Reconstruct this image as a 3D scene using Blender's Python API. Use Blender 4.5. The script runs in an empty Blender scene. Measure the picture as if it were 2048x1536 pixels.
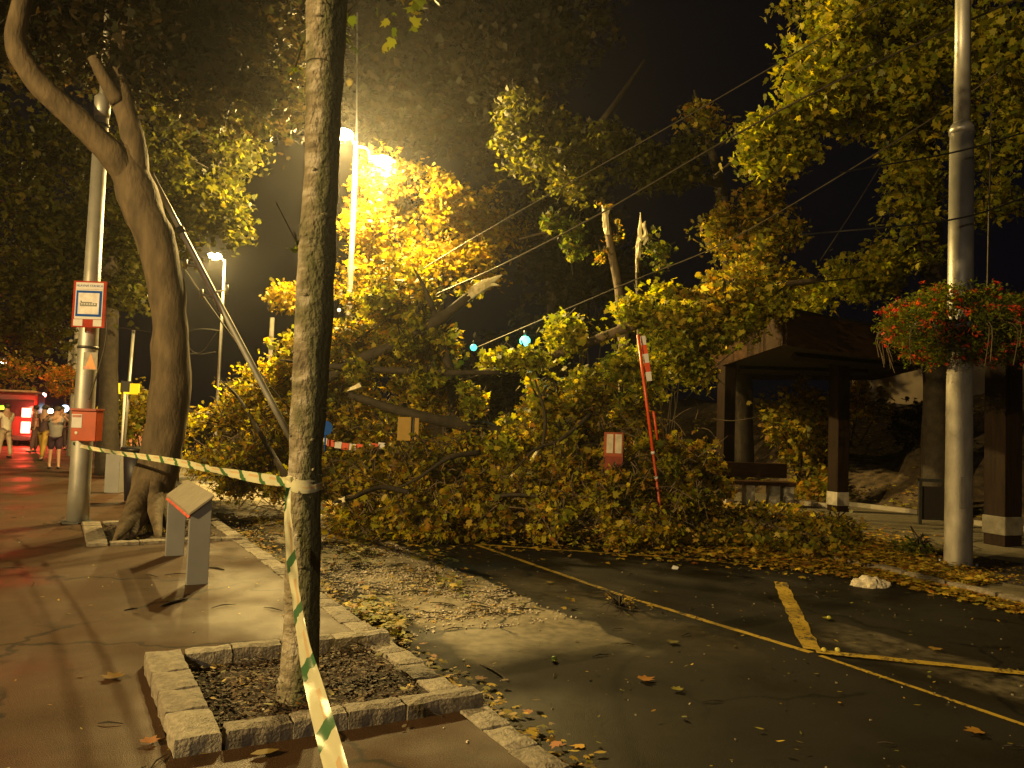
import bpy, math, random
import numpy as np
from mathutils import Vector, Matrix, noise
random.seed(7); RNG = np.random.default_rng(7)
SC = bpy.context.scene
COL = SC.collection

# ------------------------------------------------------------------ camera
FPX, PITCH, ROLL, EYE = 1596.0, math.radians(2.66), math.radians(2.0), 1.75
cam_data = bpy.data.cameras.new('camera')
cam = bpy.data.objects.new('camera', cam_data); COL.objects.link(cam)
cam_data.sensor_width = 36.0; cam_data.lens = FPX / 2048 * 36
cam_data.clip_start = 0.05; cam_data.clip_end = 600
cam.location = (0, 0, EYE)
cam.rotation_euler = (Matrix.Rotation(math.pi/2 + PITCH, 3, 'X') @ Matrix.Rotation(ROLL, 3, 'Z')).to_euler()
SC.camera = cam

# ------------------------------------------------------------------ night sky, exposure
world = bpy.data.worlds.new('World'); SC.world = world; world.use_nodes = True
bg = world.node_tree.nodes['Background']
bg.inputs['Color'].default_value = (0.22, 0.20, 0.40, 1)
bg.inputs['Strength'].default_value = 0.0075
SC.view_settings.view_transform = 'Standard'; SC.view_settings.look = 'None'
SC.view_settings.exposure = -0.2; SC.view_settings.gamma = 1.0
SC.view_settings.use_curve_mapping = False
SC.cycles.use_denoising = True
SC.cycles.max_bounces = 5; SC.cycles.diffuse_bounces = 2; SC.cycles.transmission_bounces = 2
SC.cycles.sample_clamp_indirect = 3.0; SC.cycles.caustics_reflective = False
SODIUM = (1.0, 0.68, 0.21)
LAMP_MAIN, LAMP_FAR, LAMP_SIDE, LAMP_BACK = 11500, 3600, 24000, 2500

# ------------------------------------------------------------------ geometry helpers
cR, sR = math.cos(ROLL), math.sin(ROLL)
def ray(x, y):
    u = (x-1024)/FPX; v = (768-y)/FPX
    a = u*cR - v*sR; b = u*sR + v*cR; t = math.pi/2 + PITCH
    return Vector((a, b*math.cos(t)+math.sin(t), b*math.sin(t)-math.cos(t)))
def G(x, y, z=0.0):
    d = ray(x, y); k = (z-EYE)/d.z
    return Vector((d.x*k, d.y*k, z))
def at(x, y, Y):
    d = ray(x, y); k = Y/d.y
    return Vector((d.x*k, Y, EYE+d.z*k))
AZ = math.radians(-29.63)
DS = Vector((math.sin(AZ), math.cos(AZ), 0)); DT = Vector((DS.y, -DS.x, 0))
def W(s, t, z=0.0):                       # street coordinates: s along the kerb, t across to the right
    return DS*s + DT*t + Vector((0, 0, z))
ROADZ = -0.10

def link(o, parent=None):
    COL.objects.link(o)
    if parent is not None: o.parent = parent
    return o
def tag(o, label=None, cat=None, group=None, kind=None):
    if label: o['label'] = label
    if cat: o['category'] = cat
    if group: o['group'] = group
    if kind: o['kind'] = kind
    return o
def thing(name, label, cat, loc=(0, 0, 0), rz=0.0, group=None):
    o = bpy.data.objects.new(name, None); o.empty_display_size = .2
    o.location = loc; o.rotation_euler = (0, 0, rz)
    link(o); return tag(o, label, cat, group)

class MB:
    def __init__(s): s.v = []; s.f = []; s.sm = []; s.uv = None
    def add(s, vs, fs, smooth=False):
        n = len(s.v); s.v.extend([tuple(v) for v in vs])
        s.f.extend([tuple(i+n for i in f) for f in fs]); s.sm.extend([smooth]*len(fs)); return s
    def box(s, c, size, rot=None, jit=0.0, taper=1.0):
        hx, hy, hz = size[0]/2, size[1]/2, size[2]/2
        vs = []
        for z in (-hz, hz):
            k = taper if z > 0 else 1
            for x, y in ((-hx, -hy), (hx, -hy), (hx, hy), (-hx, hy)):
                p = Vector((x*k+random.uniform(-jit, jit), y*k+random.uniform(-jit, jit), z+random.uniform(-jit, jit)))
                if rot is not None: p = rot @ p
                vs.append(p + Vector(c))
        return s.add(vs, [(0,3,2,1), (4,5,6,7), (0,1,5,4), (1,2,6,5), (2,3,7,6), (3,0,4,7)])
    def tube(s, pts, rad, n=8, smooth=True, cap=True, bump=0.0, bfreq=3.0):
        pts = [Vector(p) for p in pts]; m = len(pts)
        if not hasattr(rad, '__len__'): rad = [rad]*m
        vs, fs = [], []
        t0 = (pts[1]-pts[0]).normalized()
        up = Vector((0, 0, 1)) if abs(t0.z) < .9 else Vector((1, 0, 0))
        nx = t0.cross(up).normalized()
        for i, p in enumerate(pts):
            t = (pts[min(i+1, m-1)]-pts[max(i-1, 0)]).normalized()
            nx = (nx - t*nx.dot(t)).normalized(); ny = t.cross(nx)
            for k in range(n):
                a = 2*math.pi*k/n; d = nx*math.cos(a)+ny*math.sin(a); r = rad[i]
                if bump:
                    q = p + d*r
                    r *= 1 + bump*noise.noise(q*bfreq) + bump*.5*noise.noise(Vector((q.x*bfreq*4, q.y*bfreq*4, q.z*bfreq*1.3)))
                vs.append(p + d*r)
        for i in range(m-1):
            for k in range(n):
                a = i*n+k; b = i*n+(k+1) % n
                fs.append((a, b, b+n, a+n))
        if cap:
            fs.append(tuple(range(n-1, -1, -1))); fs.append(tuple((m-1)*n+k for k in range(n)))
        return s.add(vs, fs, smooth)
    def disc(s, c, r, rz=None, n=20, axis=(0, 1, 0), th=.01):
        a = Vector(axis).normalized(); c = Vector(c)
        return s.tube([c-a*th/2, c+a*th/2], r, n, smooth=False)
    def prism(s, poly, z0, z1):
        n = len(poly)
        vs = [(p[0], p[1], z0) for p in poly] + [(p[0], p[1], z1) for p in poly]
        fs = [tuple(range(n-1, -1, -1)), tuple(range(n, 2*n))] + [(i, (i+1) % n, n+(i+1) % n, n+i) for i in range(n)]
        return s.add(vs, fs)
    def ball(s, c, r, n=10, sc=(1, 1, 1), jit=0.0):
        c = Vector(c); vs = [c+Vector((0, 0, -r*sc[2]))]; fs = []; m = max(3, n//2)
        for i in range(1, m):
            ph = math.pi*i/m
            for k in range(n):
                a = 2*math.pi*k/n; j = 1+random.uniform(-jit, jit)
                vs.append(c+Vector((r*sc[0]*math.sin(ph)*math.cos(a), r*sc[1]*math.sin(ph)*math.sin(a), -r*sc[2]*math.cos(ph)))*j if not jit else
                          c+Vector((r*sc[0]*math.sin(ph)*math.cos(a), r*sc[1]*math.sin(ph)*math.sin(a), -r*sc[2]*math.cos(ph)))*j)
        vs.append(c+Vector((0, 0, r*sc[2])))
        for k in range(n): fs.append((0, 1+(k+1) % n, 1+k))
        for i in range(m-2):
            for k in range(n):
                a = 1+i*n+k; b = 1+i*n+(k+1) % n; fs.append((a, b, b+n, a+n))
        l = len(vs)-1; o = 1+(m-2)*n
        for k in range(n): fs.append((o+k, o+(k+1) % n, l))
        return s.add(vs, fs, True)
    def build(s, name, mat, parent=None, bevel=0.0, local=True):
        me = bpy.data.meshes.new(name); vs = s.v
        if parent is not None and local and parent.type == 'EMPTY':
            M = (Matrix.Translation(parent.location) @ parent.rotation_euler.to_matrix().to_4x4()).inverted()
            vs = [tuple(M @ Vector(v)) for v in vs]
        me.from_pydata(vs, [], s.f)
        me.polygons.foreach_set('use_smooth', s.sm)
        me.materials.append(mat); me.update()
        o = bpy.data.objects.new(name, me); link(o, parent)
        if bevel:
            b = o.modifiers.new('bevel', 'BEVEL'); b.width = bevel; b.segments = 2; b.limit_method = 'ANGLE'
        return o

def smooth_path(pts, k=6):
    pts = [Vector(p) for p in pts]; out = []
    P = [pts[0]*2-pts[1]] + pts + [pts[-1]*2-pts[-2]]
    for i in range(1, len(P)-2):
        for j in range(k):
            t = j/k; a, b, c, d = P[i-1], P[i], P[i+1], P[i+2]
            out.append(.5*((2*b)+(c-a)*t+(2*a-5*b+4*c-d)*t*t+(3*b-a-3*c+d)*t**3))
    out.append(pts[-1]); return out
def lerp_r(rads, n):
    return list(np.interp(np.linspace(0, 1, n), np.linspace(0, 1, len(rads)), rads))

# ------------------------------------------------------------------ materials
def nodes(name):
    m = bpy.data.materials.new(name); m.use_nodes = True
    nt = m.node_tree; b = nt.nodes['Principled BSDF']
    return m, nt, b
def mat(name, col, rough=.6, metal=0.0, var=.25, scale=8, bump=0.0, bscale=60, stretch=(1, 1, 1), col2=None, rvar=0.0, spec=.5, detail=6):
    m, nt, b = nodes(name); N = nt.nodes; L = nt.links
    tc = N.new('ShaderNodeTexCoord'); mp = N.new('ShaderNodeMapping'); mp.inputs['Scale'].default_value = stretch
    L.new(tc.outputs['Object'], mp.inputs['Vector'])
    n1 = N.new('ShaderNodeTexNoise'); n1.inputs['Scale'].default_value = scale; n1.inputs['Detail'].default_value = detail
    L.new(mp.outputs[0], n1.inputs['Vector'])
    cr = N.new('ShaderNodeValToRGB'); cr.color_ramp.elements[0].position = .3; cr.color_ramp.elements[1].position = .7
    c2 = col2 if col2 else tuple(min(1, c*(1+var)) for c in col)
    c1 = tuple(c*(1-var) for c in col)
    cr.color_ramp.elements[0].color = (*c1, 1); cr.color_ramp.elements[1].color = (*c2, 1)
    L.new(n1.outputs['Fac'], cr.inputs['Fac']); L.new(cr.outputs['Color'], b.inputs['Base Color'])
    b.inputs['Roughness'].default_value = rough; b.inputs['Metallic'].default_value = metal
    b.inputs['Specular IOR Level'].default_value = spec
    if rvar:
        mr = N.new('ShaderNodeMapRange'); mr.inputs['To Min'].default_value = max(.05, rough-rvar); mr.inputs['To Max'].default_value = min(1, rough+rvar)
        mr.inputs['From Min'].default_value = .3; mr.inputs['From Max'].default_value = .7
        n3 = N.new('ShaderNodeTexNoise'); n3.inputs['Scale'].default_value = scale*.4; n3.inputs['Detail'].default_value = 5
        L.new(tc.outputs['Object'], n3.inputs['Vector'])
        L.new(n3.outputs['Fac'], mr.inputs['Value']); L.new(mr.outputs[0], b.inputs['Roughness'])
    if bump:
        n2 = N.new('ShaderNodeTexNoise'); n2.inputs['Scale'].default_value = bscale; n2.inputs['Detail'].default_value = 5
        L.new(mp.outputs[0], n2.inputs['Vector'])
        bp = N.new('ShaderNodeBump'); bp.inputs['Strength'].default_value = bump; bp.inputs['Distance'].default_value = .02
        L.new(n2.outputs['Fac'], bp.inputs['Height']); L.new(bp.outputs[0], b.inputs['Normal'])
    return m
def emis(name, col, strength):
    m, nt, b = nodes(name)
    b.inputs['Base Color'].default_value = (*col, 1); b.inputs['Emission Color'].default_value = (*col, 1)
    b.inputs['Emission Strength'].default_value = strength; return m

def leaf_mat(name, trans=.55, rough=.5):
    m, nt, b = nodes(name); N = nt.nodes; L = nt.links
    at_ = N.new('ShaderNodeAttribute'); at_.attribute_name = 'leaf_colour'
    L.new(at_.outputs['Color'], b.inputs['Base Color'])
    b.inputs['Roughness'].default_value = rough; b.inputs['Specular IOR Level'].default_value = .35
    tr = N.new('ShaderNodeBsdfTranslucent'); mx = N.new('ShaderNodeMixShader'); mx.inputs[0].default_value = trans
    hs = N.new('ShaderNodeHueSaturation'); hs.inputs['Value'].default_value = 1.9; hs.inputs['Saturation'].default_value = 1.1
    L.new(at_.outputs['Color'], hs.inputs['Color']); L.new(hs.outputs[0], tr.inputs['Color'])
    out = N['Material Output']
    L.new(b.outputs[0], mx.inputs[1]); L.new(tr.outputs[0], mx.inputs[2]); L.new(mx.outputs[0], out.inputs['Surface'])
    return m

M = {}
M['leaf'] = leaf_mat('leaf')
M['litter'] = leaf_mat('leaf_litter', trans=.12, rough=.6)
M['litter'].node_tree.nodes['Principled BSDF'].inputs['Specular IOR Level'].default_value = .15
M['bark'] = mat('bark', (.105, .075, .042), .85, var=.45, scale=7, bump=.9, bscale=22, stretch=(1, 1, .35))
M['bark_dark'] = mat('bark_dark', (.028, .020, .012), .85, var=.4, scale=8, bump=.6, bscale=25)
M['wood_raw'] = mat('raw_wood', (.90, .76, .48), .7, var=.25, scale=14, bump=.6, bscale=40, stretch=(1, 1, .2))
M['steel'] = mat('galvanised_steel', (.42, .41, .38), .42, .55, var=.15, scale=5, bump=.08, bscale=90, rvar=.1)
M['concrete_pole'] = mat('painted_pole_base', (.36, .33, .27), .6, .1, var=.28, scale=6, bump=.25, bscale=45, stretch=(1, 1, .5))
M['steel_dark'] = mat('dark_steel', (.06, .06, .06), .5, .5)
M['wire'] = mat('wire', (.06, .05, .035), .5, .6)
M['granite'] = mat('granite', (.27, .235, .18), .7, var=.35, scale=26, bump=.7, bscale=70)
M['granite2'] = mat('granite_darker', (.19, .16, .12), .7, var=.4, scale=22, bump=.7, bscale=60)
M['soil'] = mat('soil', (.035, .022, .013), .95, var=.5, scale=12, bump=1.0, bscale=40)
M['white'] = mat('white_plastic', (.62, .60, .62), .7, var=.06, spec=.1)
M['red'] = mat('red_paint', (.60, .075, .02), .4, var=.15)
M['orange'] = mat('orange_red_enamel', (.40, .062, .02), .35, var=.12)
M['blue'] = mat('blue_paint', (.012, .07, .36), .8, var=.1, spec=.05)
M['black'] = mat('black_paint', (.012, .012, .014), .45, var=.2)
M['yellow'] = mat('yellow_board', (.30, .18, .012), .4, var=.1)
M['grey_panel'] = mat('grey_panel', (.27, .27, .275), .45, .2, var=.08, scale=4, bump=.05)
M['board_top'] = mat('board_top', (.28, .25, .20), .5, var=.12, scale=9)
M['shelter_wood'] = mat('stained_timber', (.030, .015, .007), .7, spec=.15, var=.45, scale=3, bump=.3, bscale=20, stretch=(1, 1, 5))
M['shelter_wood2'] = mat('stained_timber_worn', (.045, .022, .010), .7, spec=.15, var=.4, scale=3, bump=.3, bscale=20, stretch=(1, 1, 5))
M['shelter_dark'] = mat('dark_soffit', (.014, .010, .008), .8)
M['conc'] = mat('concrete', (.34, .31, .26), .8, var=.25, scale=9, bump=.4)
M['conc_dark'] = mat('weathered_concrete', (.13, .115, .09), .85, var=.35, scale=6, bump=.4)
M['plaster'] = mat('beige_plaster', (.60, .48, .30), .9, var=.2, scale=1.5, bump=.2)
M['skin'] = mat('skin', (.45, .26, .18), .55, var=.08)
M['hair'] = mat('hair', (.03, .018, .01), .6)
M['petal'] = leaf_mat('petal', .3)

# ground materials -------------------------------------------------
def asphalt(name, col, wet=.35, patch=None, rmin=.28, rmax=.75, strip=False):
    m, nt, b = nodes(name); N = nt.nodes; L = nt.links
    geo = N.new('ShaderNodeNewGeometry'); mp = N.new('ShaderNodeMapping')
    mp.inputs['Rotation'].default_value = (0, 0, AZ*-1*-1)
    # rotate world into street coordinates: x -> t, y -> s
    mp.vector_type = 'POINT'; L.new(geo.outputs['Position'], mp.inputs['Vector'])
    def nz(sc, det=6, vec=None):
        n = N.new('ShaderNodeTexNoise'); n.inputs['Scale'].default_value = sc; n.inputs['Detail'].default_value = det
        L.new(vec or mp.outputs[0], n.inputs['Vector']); return n.outputs['Fac']
    def ramp(f, a, bb, c0, c1):
        r = N.new('ShaderNodeMapRange'); L.new(f, r.inputs['Value'])
        r.inputs['From Min'].default_value = a; r.inputs['From Max'].default_value = bb
        r.inputs['To Min'].default_value = c0; r.inputs['To Max'].default_value = c1; return r.outputs[0]
    def mixc(f, A, B):
        x = N.new('ShaderNodeMix'); x.data_type = 'RGBA'; L.new(f, x.inputs[0])
        for s_, c in ((6, A), (7, B)):
            if isinstance(c, tuple): x.inputs[s_].default_value = (*c, 1)
            else: L.new(c, x.inputs[s_])
        return x.outputs[2]
    def math_(op, a, b_):
        x = N.new('ShaderNodeMath'); x.operation = op
        for i, c in enumerate((a, b_)):
            if isinstance(c, (int, float)): x.inputs[i].default_value = c
            else: L.new(c, x.inputs[i])
        return x.outputs[0]
    c = mixc(ramp(nz(1.1), .35, .65, 0, 1), tuple(k*.72 for k in col), tuple(k*1.25 for k in col))
    c = mixc(ramp(nz(130, 2), .45, .62, 0, .7), c, tuple(k*3.0 for k in col))
    c = mixc(ramp(nz(230, 1), .60, .70, 0, .8), c, tuple(k*.3 for k in col))
    sep = N.new('ShaderNodeSeparateXYZ'); L.new(mp.outputs[0], sep.inputs[0])
    if patch:
        for (lo, hi, s0, s1, edge, pc, amt, nzs) in patch:
            # band in t between lo..hi and s between s0..s1 with a ragged noisy edge
            tn = math_('ADD', sep.outputs['X'], math_('MULTIPLY', math_('SUBTRACT', nz(2.2, 5), .5), edge))
            sn = math_('ADD', sep.outputs['Y'], math_('MULTIPLY', math_('SUBTRACT', nz(1.3, 5), .5), edge*3))
            f = math_('MULTIPLY', ramp(tn, lo, lo+.15, 0, 1), ramp(tn, hi, hi-.05, 0, 1))
            f = math_('MULTIPLY', f, math_('MULTIPLY', ramp(sn, s0, s0+1.6, 0, 1), ramp(sn, s1, s1-.5, 0, 1)))
            f = math_('MULTIPLY', f, ramp(nz(9, 6), .30, .62, amt*nzs, amt))
            c = mixc(f, c, pc)
    vo = N.new('ShaderNodeTexVoronoi'); vo.feature = 'DISTANCE_TO_EDGE'; vo.inputs['Scale'].default_value = .42
    wv = N.new('ShaderNodeVectorMath'); wv.operation = 'ADD'; nv = N.new('ShaderNodeTexNoise'); nv.inputs['Scale'].default_value = 2.5; nv.inputs['Detail'].default_value = 6
    L.new(mp.outputs[0], nv.inputs['Vector']); sc_ = N.new('ShaderNodeVectorMath'); sc_.operation = 'SCALE'; sc_.inputs['Scale'].default_value = .55
    L.new(nv.outputs['Color'], sc_.inputs[0]); L.new(mp.outputs[0], wv.inputs[0]); L.new(sc_.outputs[0], wv.inputs[1]); L.new(wv.outputs[0], vo.inputs['Vector'])
    crk = math_('MULTIPLY', ramp(vo.outputs['Distance'], .004, .014, 1, 0), ramp(nz(.7, 3), .40, .50, 0, 1))
    c = mixc(crk, c, tuple(k*.25 for k in col))
    c = mixc(ramp(nz(3.3, 6), .60, .72, 0, .5), c, tuple(k*.5 for k in col))
    L.new(c, b.inputs['Base Color'])
    L.new(ramp(nz(.9, 5), .36, .62, rmin, rmax), b.inputs['Roughness'])
    b.inputs['Specular IOR Level'].default_value = wet
    bp = N.new('ShaderNodeBump'); bp.inputs['Strength'].default_value = .45; bp.inputs['Distance'].default_value = .008
    h = math_('ADD', nz(140, 3), math_('MULTIPLY', nz(6, 4), .6))
    L.new(h, bp.inputs['Height']); L.new(bp.outputs[0], b.inputs['Normal'])
    return m
M['road'] = asphalt('wet_asphalt', (.009, .0075, .006), wet=.14, rmin=.45, rmax=.85, patch=[
    (2.85, 4.42, 5.2, 60, .5, (.40, .345, .24), 1.0, .45), (5.95, 6.75, 3.2, 5.2, .3, (.14, .12, .085), .8, .1), (5.95, 6.7, 1.9, 3.9, .3, (.14, .12, .085), .9, .0),
    (4.5, 5.3, 4.5, 9.0, .8, (.07, .055, .035), .7, .2)])
M['pave'] = asphalt('pavement_asphalt', (.040, .021, .0105), wet=.17, rmin=.42, rmax=.8, patch=[(-.9, -.6, -8, 80, .1, (.05, .04, .03), .6, .2), (.55, .62, 0.0, 11.5, .06, (.04, .03, .022), .7, .2)])
M['pave_right'] = asphalt('pavement_right', (.11, .095, .065), wet=.3, rmin=.5, rmax=.85)
def worn_paint():
    m, nt, b = nodes('worn_yellow_paint'); N = nt.nodes; L = nt.links; tc = N.new('ShaderNodeTexCoord')
    n = N.new('ShaderNodeTexNoise'); n.inputs['Scale'].default_value = 26; n.inputs['Detail'].default_value = 7; n.inputs['Roughness'].default_value = .7; L.new(tc.outputs['Object'], n.inputs['Vector'])
    n2 = N.new('ShaderNodeTexNoise'); n2.inputs['Scale'].default_value = 2.2; n2.inputs['Detail'].default_value = 4; L.new(tc.outputs['Object'], n2.inputs['Vector'])
    a = N.new('ShaderNodeMath'); a.operation = 'MULTIPLY_ADD'; L.new(n2.outputs['Fac'], a.inputs[0]); a.inputs[1].default_value = .5; L.new(n.outputs['Fac'], a.inputs[2])
    cr = N.new('ShaderNodeValToRGB'); e = cr.color_ramp.elements; e[0].position = .76; e[0].color = (.40, .27, .025, 1); e[1].position = .84; e[1].color = (.03, .024, .014, 1)
    L.new(a.outputs[0], cr.inputs['Fac']); L.new(cr.outputs['Color'], b.inputs['Base Color']); b.inputs['Roughness'].default_value = .6; return m
M['yellow_line'] = worn_paint()
M['yellow_line_plain'] = mat('yellow_road_paint', (.42, .29, .025), .55, var=.35, scale=14, bump=.2, col2=(.52, .36, .03))

# ------------------------------------------------------------------ leaves
def leaf_template(kind):
    if kind == 'maple':     # five lobes
        a = [(0, 0), (.28, -.05), (.50, .20), (.33, .33), (.46, .62), (.17, .58), (0, 1.0), (-.17, .58), (-.46, .62), (-.33, .33), (-.50, .20), (-.28, -.05)]
        v = np.array([(x, y-.35, -.35*abs(x)**1.3 - .18*(y-.3)**2) for x, y in a])
        return v, [tuple(range(12))]
    if kind == 'oval':
        a = [(0, 0), (.22, .28), (.20, .65), (0, 1.0), (-.20, .65), (-.22, .28)]
        v = np.array([(x, y-.5, -.3*abs(x) - .2*(y-.5)**2) for x, y in a])
        return v, [(0, 1, 2, 3), (0, 3, 4, 5)]
    a = [(0, 0), (.36, .32), (.10, 1.0), (-.34, .55)]
    return np.array([(x, y-.5, -.25*abs(x)) for x, y in a]), [(0, 1, 2, 3)]
PAL = {
 'green': [((.075, .10, .012), 3), ((.10, .12, .015), 3), ((.14, .14, .02), 2), ((.19, .16, .02), 1), ((.045, .06, .010), 2)],
 'mixed': [((.11, .11, .014), 3), ((.16, .135, .018), 3), ((.25, .18, .02), 2), ((.18, .105, .018), 1.6), ((.06, .06, .012), 2), ((.32, .25, .04), .6)],
 'brown': [((.23, .15, .014), 2), ((.21, .19, .014), 4), ((.34, .27, .02), 2), ((.09, .07, .012), 2), ((.15, .145, .014), 2.6), ((.20, .095, .012), .9)],
 'litter': [((.27, .17, .02), 3), ((.34, .23, .025), 3), ((.13, .11, .016), 2), ((.08, .05, .014), 2), ((.22, .08, .015), 1), ((.30, .23, .035), 1)],
 'mulch': [((.07, .040, .015), 3), ((.11, .06, .02), 2), ((.04, .025, .012), 3), ((.16, .10, .03), .7)],
 'golden': [((.20, .15, .016), 3), ((.28, .20, .02), 3), ((.14, .13, .016), 2), ((.22, .13, .016), 1)],
 'petal': [((.48, .065, .02), 3), ((.38, .04, .03), 2), ((.55, .12, .02), 1.5), ((.20, .02, .02), 1)],
 'petal_orange': [((.50, .20, .015), 3), ((.45, .14, .02), 2), ((.30, .16, .02), 2)],
 'lime': [((.20, .20, .018), 3), ((.26, .22, .02), 2.4), ((.14, .15, .016), 2.5), ((.34, .29, .035), 1), ((.08, .09, .014), 1.5)],
 'olive': [((.045, .046, .007), 3), ((.065, .06, .009), 3), ((.03, .032, .006), 2.5), ((.10, .09, .014), .8)],
 'dim': [((.028, .022, .009), 3), ((.040, .028, .010), 2), ((.022, .024, .008), 2)],
}
def leaves_mesh(name, pos, size, pal, mat_, parent=None, kind='maple', flat=0.0, origin=None, kindtag='stuff'):
    pos = np.asarray(pos, float); n = len(pos)
    if origin is not None: pos = pos - np.array(origin)
    tv, tf = leaf_template(kind); k = len(tv)
    # random orientation, leaf normal biased upwards by flat, tip drooping
    nr = RNG.normal(size=(n, 3)); nr[:, 2] = np.abs(nr[:, 2]) + .35
    nr /= np.linalg.norm(nr, axis=1)[:, None]
    if flat: nr = nr*(1-flat) + np.array([0, 0, 1.])*flat; nr /= np.linalg.norm(nr, axis=1)[:, None]
    tg = RNG.normal(size=(n, 3)); tg[:, 2] -= .9*(1-flat)
    tg -= nr*np.sum(nr*tg, axis=1)[:, None]; tg /= np.linalg.norm(tg, axis=1)[:, None]
    bx = np.cross(tg, nr)
    sz = size[0] + (size[1]-size[0])*RNG.random(n)**1.3
    asp = RNG.uniform(.3, 1.15, n); curl = RNG.uniform(-.3, 1.8, n)
    V = pos[:, None, :] + sz[:, None, None]*(tv[None, :, 0, None]*(bx*asp[:, None])[:, None, :] + tv[None, :, 1, None]*tg[:, None, :] + (tv[None, :, 2, None]*curl[:, None, None])*nr[:, None, :])
    V = V.reshape(-1, 3)
    loops = np.concatenate([np.array(f) for f in tf]); cnt = np.array([len(f) for f in tf])
    LI = (loops[None, :] + (np.arange(n)*k)[:, None]).ravel()
    tot = np.tile(cnt, n); st = np.concatenate([[0], np.cumsum(tot)[:-1]])
    me = bpy.data.meshes.new(name)
    me.vertices.add(len(V)); me.vertices.foreach_set('co', V.ravel())
    me.loops.add(len(LI)); me.loops.foreach_set('vertex_index', LI.astype(np.int32))
    me.polygons.add(len(tot)); me.polygons.foreach_set('loop_start', st.astype(np.int32)); me.polygons.foreach_set('loop_total', tot.astype(np.int32))
    me.update(calc_edges=True)
    cs = np.array([c for c, w in PAL[pal]]); ws = np.array([w for c, w in PAL[pal]], float); ws /= ws.sum()
    ci = RNG.choice(len(cs), n, p=ws); gain = {'brown': 1.85, 'mixed': 1.7, 'lime': 1.45, 'dim': .95, 'litter': 1.5}.get(pal, 1.35)
    cc = cs[ci]*gain*RNG.uniform(.7, 1.3, (n, 1))*RNG.uniform(.92, 1.08, (n, 3))
    cc = np.repeat(cc, len(tf), axis=0); cc = np.concatenate([cc, np.ones((len(cc), 1))], axis=1)
    a = me.attributes.new('leaf_colour', 'FLOAT_COLOR', 'FACE'); a.data.foreach_set('color', cc.ravel())
    me.materials.append(mat_)
    o = bpy.data.objects.new(name, me); link(o, parent)
    if kindtag: o['kind'] = kindtag
    return o

def puff_clusters(puffs, gap=0.0, gfreq=.9):
    """puffs: (px, py, Y, rx_px, ry_px, depth_radius_m, clusters) -> cluster centres and puff centres"""
    C, O = [], []
    for (px, py, Y, rx, ry, rd, n) in puffs:
        c = at(px, py, Y); ax = rx*Y/FPX; az = ry*Y/FPX; tries = 0; got = 0
        while got < n and tries < n*6:
            tries += 1
            d = Vector((random.gauss(0, 1), random.gauss(0, 1), random.gauss(0, 1))).normalized()
            r = random.random()**.42 * (1 + .16*noise.noise(d*2.3+c))
            p = c + Vector((d.x*ax, d.y*rd, d.z*az))*r
            if gap and noise.noise(p*gfreq) < gap-.35+.25*r: continue
            C.append(p); O.append(c); got += 1
    return C, O
def spread(C, per, rad, floor=None):
    """each cluster is a drooping spray: leaves strung along a short direction with a little scatter"""
    C = np.array([tuple(c) for c in C]); n = len(C)
    k = RNG.poisson(per, n)+3; idx = np.repeat(np.arange(n), k)
    D = RNG.normal(size=(n, 3)); D[:, 2] = D[:, 2]*.5-.35; D /= np.linalg.norm(D, axis=1)[:, None]
    L = rad*RNG.uniform(1.6, 4.2, n); u = RNG.uniform(-.5, .6, len(idx))
    off = RNG.normal(size=(len(idx), 3))*rad*np.array([.5, .5, .38])
    P = C[idx]+off+D[idx]*(L[idx]*u)[:, None]; P[:, 2] -= rad*.9*np.clip(u, 0, 1)**2
    if floor is not None: P[:, 2] = np.where(P[:, 2] < floor, floor+RNG.random(len(P))*.12, P[:, 2])
    return P
def twigs(mb, C, O, prob, r=.012, curve=.25, lim=9.0):
    for c, o in zip(C, O):
        if random.random() > prob: continue
        a = o.lerp(c, random.uniform(.15, .5)); m = a.lerp(c, .5)+Vector((random.gauss(0, curve*.4), random.gauss(0, curve*.4), random.uniform(0, curve)))
        e = c+(c-m).normalized()*random.uniform(.1, .4)
        mb.tube([a, m, e], [r*1.6, r, r*.35], 4, cap=False)

def foliage(name, parent, puffs, pal, per=12, rad=.26, size=(.10, .18), gap=0.0, kind='maple', mat_=None, floor=None, twig=.25, bark='bark_dark', tw_r=.012, flat=0.0, gfreq=.9):
    C, O = puff_clusters(puffs, gap, gfreq)
    P = spread(C, per, rad, floor)
    og = tuple(parent.location) if parent is not None else None
    o = leaves_mesh(name, P, size, pal, mat_ or M['leaf'], parent, kind, flat, og)
    if twig:
        mb = MB(); twigs(mb, C, O, twig, tw_r)
        t = mb.build('twigs', M[bark], parent); t['kind'] = 'stuff'
    return o

# =================================================================== SETTING
def sheet(name, poly, z, mat_, th=None):
    mb = MB(); n = len(poly)
    if th is None: mb.add([(p[0], p[1], z) for p in poly], [tuple(range(n))])
    else: mb.prism([(p[0], p[1]) for p in poly], z-th, z)
    return tag(mb.build(name, mat_), kind='structure')
def quad(s0, s1, t0, t1): return [W(s0, t0), W(s1 if False else s0, t1), W(s1, t1), W(s1, t0)]

sheet('ground', [(-400, -60), (400, -60), (400, 500), (-400, 500)], -.14, M['conc_dark'])
# road, with kerb on the left (t 2.3) and on the right (curving 9.4 to 10)
def rk(s): return float(np.interp(s, [-10, 3, 4.9, 5.8, 7.4, 11, 14, 30, 120], [9.2, 9.25, 9.35, 9.47, 9.78, 10.05, 10.2, 10.3, 10.3]))
sheet('road', [W(-12, 2.3), W(-12, rk(-12))] + [W(s, rk(s)) for s in (3, 4.9, 5.8, 7.4, 11, 14, 30, 120)] + [W(120, 2.3)], ROADZ, M['road'])
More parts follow.
